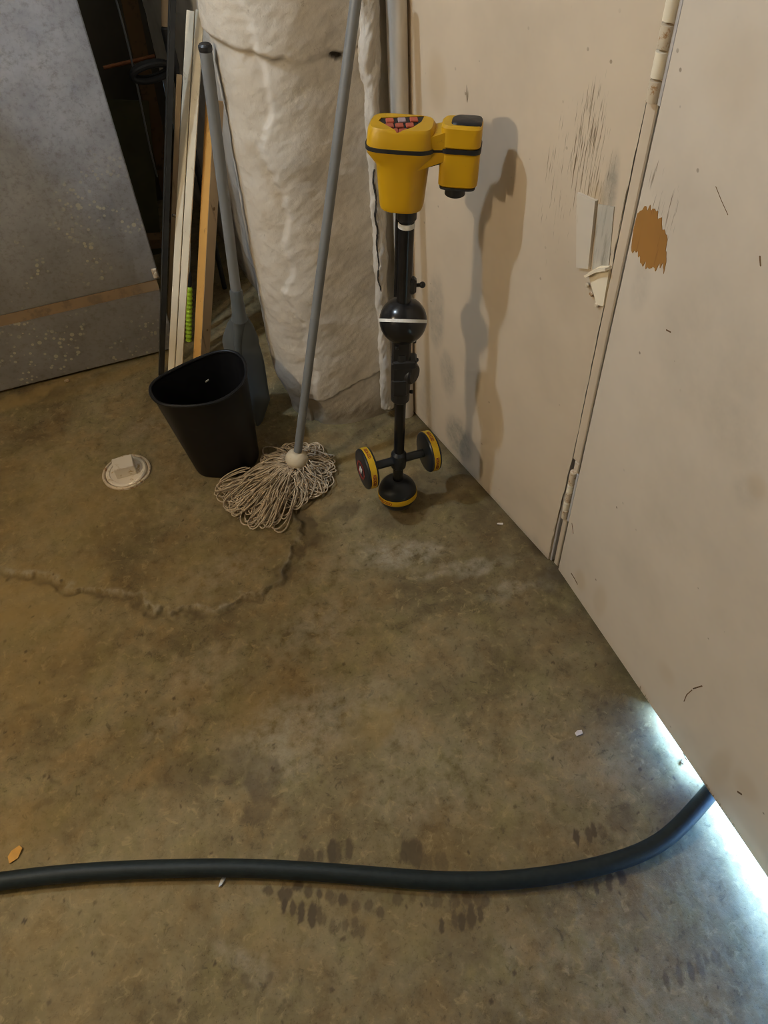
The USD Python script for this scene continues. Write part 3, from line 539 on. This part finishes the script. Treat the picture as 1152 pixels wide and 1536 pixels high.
# paint roller frame: chrome rod and lime grip
a = PY(283, 512, 2.13); d = PY(284, 430, 2.13); d2 = PY(282, 352, 2.13)
rl = thing('paint_roller_handle', 'paint roller handle with lime green grip and chrome rod between lath and batten', 'handle', a)
ax = unit(d - a)
obj('grip', lathe([(.006, 0)] + [(.0095 + .0012 * math.sin(h * 420), h) for h in np.linspace(.004, np.linalg.norm(d - a) - .004, 50)] + [(.006, np.linalg.norm(d - a))], a, ax, 20), 'lime_grip', rl)
obj('collar', lathe([(.0055, 0), (.0075, .004), (.0075, .03), (.004, .05)], d, ax, 18), 'dark_metal', rl)
obj('rod', tube(spline([d + ax * .03, d2, d2 + np.array([-.01, .0, .05]), d2 + np.array([-.03, 0, .07])], 24), .0042, 12), 'chrome', rl)
# pole with black grip, far back
a, d = PY(248, 40, 2.35), PY(247, -60, 2.37)
t = thing('tool_pole', 'pale wooden pole with black lower sleeve upright in the dark recess', 'pole', a)
obj('shaft', tube(np.linspace(a, d, 4), .0105, 14), 'grey_timber', t)
obj('sleeve', lathe([(.011, 0), (.0135, -.004), (.0135, -.10), (.010, -.12), (.008, -a[2])], a, (0, 0, 1), 18), 'black_plastic', t)
# coil of black hose hung behind
cc = PY(228, 104, 2.42); th = np.linspace(0, 6 * np.pi, 140)
one('hose_coil', tube(np.c_[cc[0] + (.055 + .004 * np.sin(th * .7)) * np.cos(th), cc[1] + .01 * th / 6, cc[2] - .01 + .020 * np.sin(th)], .009, 10), 'black_plastic', 'flattened coil of black hose hanging in the dark recess', 'hose')
a, d = PY(168, -20, 2.55), PY(208, 140, 2.55)
one('grey_cable', tube(spline([a, (a + d) / 2 + np.array([.004, 0, 0]), d, d + np.array([.01, .1, -.3])], 30), .003, 8), 'grey_handle', 'thin grey cable hanging in the dark recess', 'cable')
a, d = PY(155, 102, 2.7), PY(232, 84, 2.7)
one('copper_pipe', tube(np.linspace(a, d, 8), .006, 10), 'copper', 'short copper pipe crossing the dark recess behind the cabinet', 'pipe')
a, b_ = F(205, 470) + np.array([.05, .25, 0]), PY(190, 150, 2.80)
a = np.array([.44, 2.72, 0])
one('leaning_board', beam(a, b_, .14, .012, (.2, 1, 0)), 'dark_olive', 'dark olive board leaning against the back wall of the recess', 'board')
w0 = F(236, 372) ; w0 = PY(246, 360, 2.56)
one('wood_offcut', rbox((0, 0, 0), (.12, .05, .035), .002, frame(w0, unit((1, -.2, -.15)), unit((.2, 1, 0)), unit(np.cross((1, -.2, -.15), (.2, 1, 0))))), 'brown_wood', 'brown wood offcut wedged behind the cabinet edge', 'offcut')
w1 = PY(205, 20, 2.75)
one('pale_plank', beam((w1[0] - .02, 2.9, 0), w1 + np.array([0, 0, .25]), .05, .018, (.2, 1, 0)), 'brown_wood', 'dim brown plank leaning deep in the dark recess', 'plank')

# --- grey plastic shovel
ht, hs, hb = PY(308, 72, 1.655), PY(354, 436, 1.66), PY(386, 640, 1.64)
sh = thing('plastic_shovel', 'grey plastic shovel leaning handle-up against the plastered pillar', 'shovel', (hb[0], hb[1], max(hb[2], 0)))
ax = unit(ht - hs)
obj('handle', tube(np.linspace(hs - ax * .03, ht, 20), .0128, 18), 'grey_handle', sh)
obj('end_cap', lathe([(.0128, -.006), (.0140, -.003), (.0140, .004), (.011, .008)], ht, ax, 18), 'black_plastic', sh)
obj('socket', tube([hs + ax * .004, hs - ax * .002, hs - ax * .03, hs - ax * .06, hs - ax * .085], [.0145, .0165, .0165, .0175, .021], 18), 'grey_shovel', sh)
# scooped blade: a grid with thickness, seen nearly edge-on
bx = unit(np.array([-.80, .60, 0])); bz = unit(hb - (hs - ax * .075)); bn = unit(np.cross(bx, bz)); Lb = np.linalg.norm(hb - (hs - ax * .075)); bo = hs - ax * .07
def blade(u, v):        # u across -1..1, v down 0..1
    w = np.interp(v, [0, .10, .25, .45, .8, 1], [.016, .034, .050, .053, .046, .010])
    sag = .030 * (u ** 2) * np.interp(v, [0, .3, 1], [.2, 1, .8]) + .012 * np.sin(v * np.pi)
    return bo + (u * w + .022 * np.interp(v, [0, .3, .7, 1], [0, 1, .5, -.1]))[..., None] * bx + (v * Lb)[..., None] * bz + sag[..., None] * -bn
uu, vv = np.meshgrid(np.linspace(-1, 1, 21), np.linspace(0, 1, 31), indexing='ij')
top_ = blade(uu, vv); bot_ = top_ + bn * .004
n_, k2 = uu.shape; i, j = np.meshgrid(np.arange(n_ - 1), np.arange(k2 - 1), indexing='ij'); qd = np.stack([i * k2 + j, (i + 1) * k2 + j, (i + 1) * k2 + j + 1, i * k2 + j + 1], -1).reshape(-1, 4)
V_ = np.vstack([top_.reshape(-1, 3), bot_.reshape(-1, 3)]); N_ = n_ * k2; fs = [qd, qd[:, ::-1] + N_]
edge = [a_ * k2 for a_ in range(n_)] + [(n_ - 1) * k2 + b2 for b2 in range(1, k2)] + [a_ * k2 + k2 - 1 for a_ in range(n_ - 2, -1, -1)] + [b2 for b2 in range(k2 - 2, 0, -1)]
edge = np.array(edge); nx_ = np.roll(edge, -1); fs.append(np.stack([edge, edge + N_, nx_ + N_, nx_], 1))
qa = np.vstack(fs); bl = trimesh.Trimesh(V_, np.vstack([qa[:, [0, 1, 2]], qa[:, [0, 2, 3]]]), process=False); trimesh.repair.fix_normals(bl)
obj('blade', bl, 'grey_shovel', sh, smooth=40)
obj('blade_rib', tube(blade(np.zeros(12), np.linspace(.0, .75, 12)) - bn * .003, np.linspace(.016, .004, 12), 12), 'grey_shovel', sh)

# --- black waste bin
hbin = .285
_rp = np.array([F(*p, hbin)[:2] for p in [(226, 590), (230, 574), (252, 559), (285, 543), (318, 530), (345, 527), (362, 536), (369, 552), (365, 573), (346, 592), (320, 604), (290, 609), (260, 609), (238, 604)]])
from scipy.interpolate import CubicSpline
_t = np.linspace(0, 1, len(_rp) + 1); _rim = CubicSpline(_t, np.vstack([_rp, _rp[:1]]), bc_type='periodic')(np.linspace(0, 1, 97)[:-1])
if np.cross(_rim[1] - _rim[0], _rim[20] - _rim[0]) < 0: _rim = _rim[::-1]
rc, bc0 = _rim.mean(0), np.array([.312, 1.548])
def bring(t_, inset=0.0, dz=0.0):
    k_ = .74 + .26 * t_; d_ = (_rim - rc) * k_; d_ *= 1 - inset / np.linalg.norm(d_, axis=1, keepdims=True)
    return np.c_[bc0 + (rc - bc0) * t_ + d_, np.full(len(_rim), hbin * t_ + dz)]
bn_ = thing('waste_bin', 'empty black plastic waste bin standing behind the mop head', 'bin', (bc0[0], bc0[1], 0))
obj('body', loft([bring(.0, .006), bring(.0, .0, .003)] + [bring(t_) for t_ in np.linspace(.03, .985, 12)] + [bring(.985, .003)] + [bring(t_, .003) for t_ in np.linspace(.97, .02, 10)]), 'bin_plastic', bn_, smooth=40)
def torus_ring(ringpts, r, sides=10):
    p = np.vstack([ringpts, ringpts[:1]]); return tube(p, r, sides, caps=False)
obj('rim', torus_ring(bring(1.0), .0045), 'bin_plastic', bn_)
lb = PY(310, 588, 1.60)
obj('paper_scrap', rbox((0, 0, 0), (.010, .0012, .006), .0004, frame(np.array([.325, 1.612, .23]), (1, 0, .2), (0, 1, .25), (0, -.25, 1))), 'white_plastic', bn_, label='tiny white scrap stuck inside the bin')

# --- string mop
mo = F(446, 682, .070); mt = PY(540, -50, 1.430)
mp_ = thing('string_mop', 'cotton string mop standing head-down with its grey handle against the wall', 'mop', (mo[0], mo[1], 0))
ax = unit(mt - mo); end = mo + ax * 1.08
obj('handle', tube(np.linspace(mo + ax * .012, end, 30), .0108, 20), 'grey_handle', mp_)
obj('socket', lathe([(.014, -.032), (.026, -.029), (.0305, -.020), (.0305, -.010), (.026, .001), (.017, .008), (.0115, .010)], mo, ax, 30), 'ferrule', mp_)
obj('band', lathe([(.022, -.036), (.0265, -.034), (.0270, -.029), (.024, -.027)], mo, ax, 24), 'black_plastic', mp_)
mr = np.random.default_rng(3)
strands, loose = [], []
root = mo - ax * .034
_binpoly = Polygon(bring(.25)[:, :2]).buffer(.006)
for k in range(460):
    u = mr.random(); ang0 = mr.uniform(-math.pi, math.pi)
    main = math.radians(183) if mr.random() < .60 else ang0       # most of the yarn is swept towards the camera's left
    a1 = main + mr.normal() * (.55 if main != ang0 else .15)
    dirn = np.array([math.cos(a1), math.sin(a1)]); Ls = mr.uniform(.06, .20) if main != ang0 else mr.uniform(.045, .085)
    if main != ang0 and abs(((a1 - math.radians(188) + math.pi) % (2 * math.pi)) - math.pi) > .7: Ls *= .6
    hgt = mr.uniform(.010, .058); side = np.array([-dirn[1], dirn[0]])
    p = [root + np.array([dirn[0] * .020, dirn[1] * .020, -.002 + mr.uniform(-.003, .004)])]
    for q_ in (.25, .5, .75, 1.0):
        zq = np.interp(q_, [0, .3, .65, 1], [root[2], max(hgt, .022), hgt * .75, .004 + mr.random() * .014])
        wv = mr.normal() * .012 * q_
        xy = root[:2] + dirn * (.018 + Ls * q_) + side * wv
        p.append(np.array([xy[0], xy[1], max(zq, .004)]))
    if mr.random() < .85:                                         # loops back
        tl, sg = p[-1], mr.choice([-1, 1]) * mr.uniform(.010, .022)
        p += [np.array([tl[0] + dirn[0] * .008 + side[0] * sg, tl[1] + dirn[1] * .008 + side[1] * sg, max(.004, tl[2])]),
              np.array([tl[0] - dirn[0] * .03 + side[0] * sg * 1.9, tl[1] - dirn[1] * .03 + side[1] * sg * 1.9, tl[2] + mr.uniform(.0, .02)]),
              np.array([tl[0] - dirn[0] * .075 + side[0] * sg * 1.5, tl[1] - dirn[1] * .075 + side[1] * sg * 1.5, tl[2] + mr.uniform(.005, .03)])]
    sp = spline(p, 30); sp[:, 2] = np.maximum(sp[:, 2], .003)
    if shapely.contains_xy(_binpoly, sp[:, 0], sp[:, 1]).any(): continue
    strands.append(tube(sp, .0020, 5))
tail = spline([F(395, 735, .01), F(372, 745, .006), F(365, 762, .003), F(357, 778, .003)], 20); strands.append(tube(tail, .002, 5))
obj('yarn', cat_(*strands), 'mop_yarn', mp_, smooth=True, kind='stuff')

# --- utility locator leaning in the corner
B0 = F(597, 757); lx = unit(np.array([.066, .012, 1.0]))          # pole direction
lb = B0 + np.array([0, 0, .050])
def LP(h): return lb + lx * h
lo = thing('cable_locator', 'yellow and black cable locator standing on its ball foot in the corner', 'locator', B0)
rb = .0495
obj('foot_ball', ball(lb, rb), 'dusty_black', lo, smooth=True)
def zone(c, axd, r, h0, h1, n=48, th=.0008):                    # band on a ball
    x, y, z = axes(axd); hs = np.linspace(h0, h1, 8); a = np.arange(n) * 2 * np.pi / n
    prof = [(math.sqrt(r * r - h * h), h) for h in hs]; prof = [(p_[0] - .002, p_[1]) for p_ in prof[:1]] + [(p_[0] + th, p_[1]) for p_ in prof] + [(p_[0] - .002, p_[1]) for p_ in prof[-1:]]
    return lathe(prof, c, axd, n)
tilt = unit(np.array([.05, .12, 1]))
obj('foot_band', zone(lb, tilt, rb, -.008, .007), 'yellow_band', lo)
obj('foot_plug', lathe([(.014, -.052), (.016, -.046), (.016, -.040)], lb, lx, 20), 'dusty_black', lo)
obj('mast', tube([LP(.04), LP(.30), LP(.46)], .0128, 22), 'gloss_black', lo)
obj('mast', tube([LP(.52), LP(.60), LP(.70), LP(.75)], .0155, 24), 'gloss_black', lo)
obj('mast_collar', lathe([(.0155, .722), (.019, .725), (.019, .746), (.0155, .748)], lb, lx, 24), 'black_plastic', lo)
obj('mast_label', lathe([(.0150, .708), (.0161, .7082), (.0161, .718), (.0150, .7182)], lb, lx, 24), 'white_tape', lo)
hd = unit(np.array([.79, -.62, 0])); hd = unit(hd - lx * (hd @ lx)); hv = np.cross(lx, hd)        # head direction, sideways
tw = unit(hd * .95 + hv * -.3)
obj('mast_strip', tube([LP(.56) - hd * .0165, LP(.70) - hd * .0165, LP(.746) - hd * .0165], .0045, 10), 'gloss_black', lo)
ub = LP(.505); sd0 = R[:, 0]
obj('upper_ball', ball(ub, .0495), 'gloss_black', lo, smooth=True)
obj('upper_band', zone(ub, unit(np.array([0, 0, 1.]) - unit(EYE - ub) * (unit(EYE - ub)[2]) + .05 * sd0), .0495, -.004, .0025), 'white_tape', lo)
# clamp knob above the ball
sd = unit(np.cross((0, 0, 1), -B0 * np.array([1, 1, 0]))) ; sd = -sd if sd @ R[:, 0] < 0 else sd      # to the right as one faces it
kk = LP(.585)
obj('clamp', cat_(rbox((0, 0, 0), (.020, .022, .034), .005, frame(kk + sd * .014, sd, np.cross(lx, sd), lx))), 'black_plastic', lo)
obj('clamp_knob', cat_(tube([kk + sd * .02, kk + sd * .034], .004, 10), ball(kk + sd * .036, .0065, 2)), 'black_plastic', lo)
# folding joint below the upper ball
def lrot(h, s, f, size, bev=.004): return rbox((0, 0, 0), size, bev, frame(LP(h) + sd * s + np.cross(lx, sd) * f, sd, np.cross(lx, sd), lx))
obj('joint_sleeve', cat_(lrot(.437, -.002, 0, (.040, .036, .060)), lathe([(.016, .295), (.021, .300), (.022, .36), (.020, .43)], lb - sd * .001, lx, 26)), 'black_plastic', lo)
obj('joint_body', cat_(lrot(.385, .002, 0, (.050, .042, .055), .006), lrot(.405, .006, -.004, (.052, .036, .022)), lrot(.345, -.003, -.004, (.038, .038, .050), .006), lrot(.318, -.003, 0, (.032, .032, .04), .006)), 'black_plastic', lo)
fr_ = unit(-np.cross(lx, sd) if np.cross(lx, sd) @ (EYE - B0) < 0 else np.cross(lx, sd))
kn = LP(.372) + sd * .016
obj('joint_knob', lathe([(.020, -.012), (.0235, -.010), (.0235, .012), (.020, .016), (.006, .017)], kn, unit(sd + fr_ * .7), 26), 'black_plastic', lo)
for h_, s_ in ((.456, .021), (.452, -.012), (.408, .028), (.352, .020), (.322, .020)):
    obj('screw', lathe([(.0035, 0), (.0045, .002), (.0045, .006), (.003, .008)], LP(h_) + sd * s_ + fr_ * (.016 if s_ < 0 else .004), unit(sd + fr_ * .2) if s_ > 0 else fr_, 12), 'black_plastic', lo)
# cross arm with two discs
axh = LP(.112); ad = unit(np.array([.985, -.13, -.045])); ad = unit(ad - lx * (ad @ lx) * .7)
obj('cross_hub', cat_(lathe([(.013, .085), (.0185, .092), (.0195, .112), (.0185, .132), (.013, .140)], lb, lx, 24)), 'dusty_black', lo)
obj('cross_arm', tube(np.linspace(axh - ad * .078, axh + ad * .076, 6), .0105, 18), 'dusty_black', lo)
def wrap_text(text, c, axd, r, a0, hgt, m, parent, flip=1):
    g = meshkit.text_mesh(text, hgt, .0006, True); v = g.vertices; x, y, z = axes(axd)
    w = v[:, 0].max(); th = a0 + flip * (v[:, 0] - w / 2) / r; rad = r + v[:, 2]
    g2 = trimesh.Trimesh(c + (v[:, 1] - hgt / 2)[:, None] * z * flip + rad[:, None] * (np.cos(th)[:, None] * x + np.sin(th)[:, None] * y), g.faces, process=False)
    trimesh.repair.fix_normals(g2); return obj('lettering', g2, m, parent, smooth=False)
for sgn, nmz in ((-1, 'left'), (1, 'right')):
    cc = axh + ad * (.082 * sgn); rd = .0515
    di = obj('antenna_disc', lathe([(.012, -.0165), (.040, -.0150), (.049, -.0125), (.0512, -.010), (.0512, .010), (.049, .0125), (.040, .0150), (.012, .0165)], cc, ad, 56), 'dusty_black', lo)
    bd = obj('disc_band', lathe([(rd - .002, -.0078), (rd, -.0076), (rd, .0076), (rd - .002, .0078)], cc, ad, 56), 'yellow_band', di)
    x, y, z = axes(ad); tocam = EYE - cc; a_c = math.atan2(tocam @ y, tocam @ x)
    for da in (-.75, .75): wrap_text('RIDGID', cc, ad, rd, a_c + da, .0070, 'logo_red', di)
    if sgn < 0:      # round badge on the outer face
        fc = cc - ad * .0163; lathe_badge = lathe([(.024, -.001), (.0245, .0008), (.0195, .0010), (.019, -.001)], fc, -ad, 40)
        obj('badge_ring', lathe_badge, 'logo_red', di)
        bars = cat_(*[rbox((0, 0, 0), (.006, .020 - .004 * abs(q_), .001), .0003, frame(fc - ad * .0008 + (q_ * .0085) * unit(np.cross(lx, ad)), unit(np.cross(lx, ad) * .9 + lx * .3), unit(lx - np.cross(lx, ad) * .3), -ad)) for q_ in (-.5, .5)])
        obj('badge_mark', bars, 'white_tape', di)
x, y, z = axes(tilt); tc = EYE - lb; wrap_text('RIDGID', lb - tilt * .0005, tilt, rb + .0004, math.atan2(tc @ y, tc @ x) - .75, .0085, 'logo_red', lo)

# head: cup-shaped body, slanted keypad, bridge, rear battery block
ho = LP(.746)
def Hp(u, v, w): return ho + hd * np.asarray(u)[..., None] + hv * np.asarray(v)[..., None] + lx * np.asarray(w)[..., None]
HT = frame(ho, hd, hv, lx)
def sring(a_, b_, w, u0=0.0, pw=2.6, n=64):
    t_ = np.arange(n) * 2 * np.pi / n; c_, s_ = np.cos(t_), np.sin(t_); k_ = 2 / pw
    return Hp(u0 + np.sign(c_) * np.abs(c_) ** k_ * a_, np.sign(s_) * np.abs(s_) ** k_ * b_, np.full(n, w))
bz_ = .112
obj('head_cup', loft([sring(.030, .026, .0, -.010), sring(.0385, .034, .003, -.010), sring(.0405, .036, .010, -.010), sring(.045, .038, .060, -.010), sring(.047, .039, .082, -.010), sring(.053, .041, .094, -.012, 3.2), sring(.0585, .043, .104, -.013, 4), sring(.0595, .0435, bz_, -.013, 4)]), 'yellow_plastic', lo, smooth=35)
obj('head_seam', loft([sring(.0615, .0455, bz_ - .0005, -.013, 4), sring(.0615, .0455, bz_ + .006, -.013, 4)]), 'black_plastic', lo, smooth=35)
# upper shell: cut by a plane that falls towards the user
up = loft([sring(.0595, .0435, bz_ + .006, -.013, 4), sring(.059, .043, bz_ + .012, -.013, 4), sring(.057, .041, bz_ + .030, -.013, 4), sring(.053, .037, bz_ + .036, -.013, 4)])
def man(t): return m3.Manifold(m3.Mesh(np.asarray(t.vertices, np.float32), np.asarray(t.faces, np.uint32)))
upm = man(up)
if upm.volume() < 0: up.invert(); upm = man(up)
fl = unit(hv * -1 + hd * .3)                              # towards the user: finds the side that faces the camera below
fl = fl if fl @ (EYE - ho) > 0 else -fl
TK = frame(ho + lx * (bz_ + .036), unit(np.cross(fl, lx)), fl, lx)
a_k = math.radians(17); kx, ky, kz = TK[:3, 0], unit(fl * math.cos(a_k) - lx * math.sin(a_k)), unit(lx * math.cos(a_k) + fl * math.sin(a_k))
ko = ho + lx * (bz_ + .0245) - hd * .010 + fl * .002
pocket = xf(trimesh.creation.extrude_polygon(Polygon([(-.040, -.029), (.036, -.029), (.042, -.017), (.018, .030), (.011, .030), (-.012, .017), (-.030, -.004)]), .06, engine='earcut'), frame(ko, kx, ky, kz))
pm = man(pocket)
if pm.volume() < 0: pocket.invert(); pm = man(pocket)
obj('head_shell', upm - pm, 'yellow_plastic', lo, smooth=30)
obj('keypad', extrude(Polygon([(-.039, -.028), (.035, -.028), (.041, -.017), (.0175, .029), (.0115, .029), (-.0115, .0165), (-.029, -.004)]), .003, frame(ko - kz * .0005, kx, ky, kz)), 'black_plastic', lo)
for (u_, v_, m_) in [(-.020, -.020, 'key_red'), (.001, -.020, 'key_pale'), (.022, -.020, 'key_red'), (-.011, -.006, 'key_red'), (.007, -.006, 'key_red'), (.024, -.007, 'key_red'), (.003, .008, 'key_red'), (.018, .007, 'key_red')]:
    obj('key', rbox((u_, v_, .0035), (.014, .011, .004), .0016, frame(ko, kx, ky, kz)), m_, lo)
# bridge between cup and rear block
def Hbox(u0, u1, v0, v1, w0, w1, bev=.004): return rbox(((u0 + u1) / 2, (v0 + v1) / 2, (w0 + w1) / 2), (u1 - u0, v1 - v0, w1 - w0), bev, HT)
def wedge(u0, u1, v0, v1, a, b): return hull(np.vstack([Hp(np.full(4, u0), np.array([-v0, v0, -v0, v0]), np.array([a[0], a[0], a[1], a[1]])), Hp(np.full(4, u1), np.array([-v1, v1, -v1, v1]), np.array([b[0], b[0], b[1], b[1]]))]))
obj('bridge', wedge(.010, .066, .036, .026, (.078, .128), (.098, .146)), 'yellow_plastic', lo, smooth=25)
obj('bridge_seam', wedge(.010, .066, .0365, .0265, (bz_ + .001, bz_ + .005), (bz_ + .001, bz_ + .005)), 'black_plastic', lo)
obj('grip_strip', wedge(.022, .060, .020, .018, (.078, .086), (.090, .098)), 'black_plastic', lo)
def block(a_, b_, w0, w1, u0=.090, bev=.004): return loft([sring(a_ - bev, b_ - bev, w0, u0, 5), sring(a_, b_, w0 + bev, u0, 5), sring(a_, b_, w1 - bev, u0, 5), sring(a_ - bev, b_ - bev, w1, u0, 5)])
obj('battery_case', block(.0345, .028, .052, bz_ + .001), 'yellow_plastic', lo, smooth=35)
obj('case_seam', loft([sring(.036, .0295, bz_, .090, 5), sring(.036, .0295, bz_ + .0075, .090, 5)]), 'black_plastic', lo, smooth=35)
obj('battery_cover', block(.0345, .028, bz_ + .006, .156), 'yellow_plastic', lo, smooth=35)
obj('case_cap', loft([sring(.026, .020, .155, .097, 5), sring(.025, .019, .158, .098, 5), sring(.021, .016, .161, .100, 5)]), 'black_plastic', lo, smooth=35)
obj('case_base', loft([sring(.032, .0285, .0495, .090, 5), sring(.032, .0285, .053, .090, 5)]), 'black_plastic', lo, smooth=35)
obj('battery_knob', lathe([(.016, -.010), (.0185, -.008), (.0185, .012), (.0175, .013)], ho + hd * .086 + lx * .040, lx, 24), 'black_plastic', lo)

# --- drain cap in the concrete
cp = F(190, 708); dc = thing('cleanout_cap', 'round rusty white cleanout cap with a square lug in the floor', 'drain cap', (cp[0], cp[1], 0))
obj('collar', lathe([(.066, -.006), (.066, .003), (.061, .005), (.058, .001), (.058, -.006)], (cp[0], cp[1], 0), (0, 0, 1), 48), 'rust_paint', dc)
tl_ = unit((-.03, -.02, 1))
obj('cap', lathe([(.056, -.004), (.056, .004), (.052, .007), (.046, .007), (.044, .005), (.01, .005)], (cp[0], cp[1], 0), tl_, 48), 'cap_paint', dc)
lg = F(184, 700, .02); sx_ = unit(np.array([1, -.17, 0])); obj('lug', rbox((0, 0, .02), (.055, .048, .034), .002, frame((lg[0] + .004, lg[1] - .004, .002), sx_, np.array([.17, 1, 0]) / np.hypot(1, .17), np.array([0, 0, 1.]))), 'cap_paint', dc)

# --- black hose across the floor
hp = [(-760, 1440), (-420, 1372), (-160, 1338), (-60, 1330), (0, 1322), (120, 1309), (250, 1303), (350, 1302), (450, 1306), (560, 1314), (660, 1321), (760, 1320), (850, 1309), (930, 1290), (990, 1263), (1030, 1228), (1062, 1192)]
hp = [F(a_, b_, .0165) for a_, b_ in hp]; dlast = unit(hp[-1] - hp[-2])
hp += [hp[-1] + dlast * .08, hp[-1] + dlast * .25 + np.array([.02, 0, 0])]
one('black_hose', tube(spline(hp, 160), .0162, 24), 'hose_rubber', 'thick black rubber hose lying across the floor and under the door', 'hose', smooth=True)

# --- litter
def flake(px, py, pts, m, name, label, cat, h=.0012, rot=0):
    c = F(px, py); g = trimesh.creation.extrude_polygon(Polygon(pts).buffer(0), h, engine='earcut')
    g = xf(g, trimesh.transformations.rotation_matrix(rot, [0, 0, 1])); g.apply_translation([c[0], c[1], -.001]); g.vertices[:, 2] += np.abs(g.vertices[:, 0] - c[0]) * .12
    one(name, g, m, label, cat, smooth=False)
flake(868, 1100, [(-.008, -.003), (.006, -.005), (.009, .002), (.001, .006), (-.007, .004)], 'chip', 'paint_chip', 'pinkish white paint chip lying where the daylight fades', 'paint chip', .003)
flake(22, 1282, [(-.012, -.012), (.004, -.010), (.016, .004), (.012, .012), (-.004, .010), (-.012, .002)], 'orange_flake', 'paint_chip', 'orange flake on the floor above the hose at the left', 'paint chip', .0015)
flake(334, 1322, [(-.010, -.006), (-.004, -.005), (.010, .004), (.008, .008), (-.002, .004)], 'white_plastic', 'paint_chip', 'small white flake against the lower side of the hose', 'paint chip', .003)
flake(750, 786, [(-.008, -.002), (.007, -.003), (.008, .003), (-.006, .003)], 'chip', 'paint_chip', 'tiny pale chip near the foot of the boarding', 'paint chip', .002, -.6)
flake(1025, 1141, [(-.008, -.003), (.006, -.004), (.008, .0), (.002, .004), (-.006, .003)], 'brown_wood', 'leaf_scrap', 'dark leaf scrap in the daylight under the door', 'leaf', .002, .4)
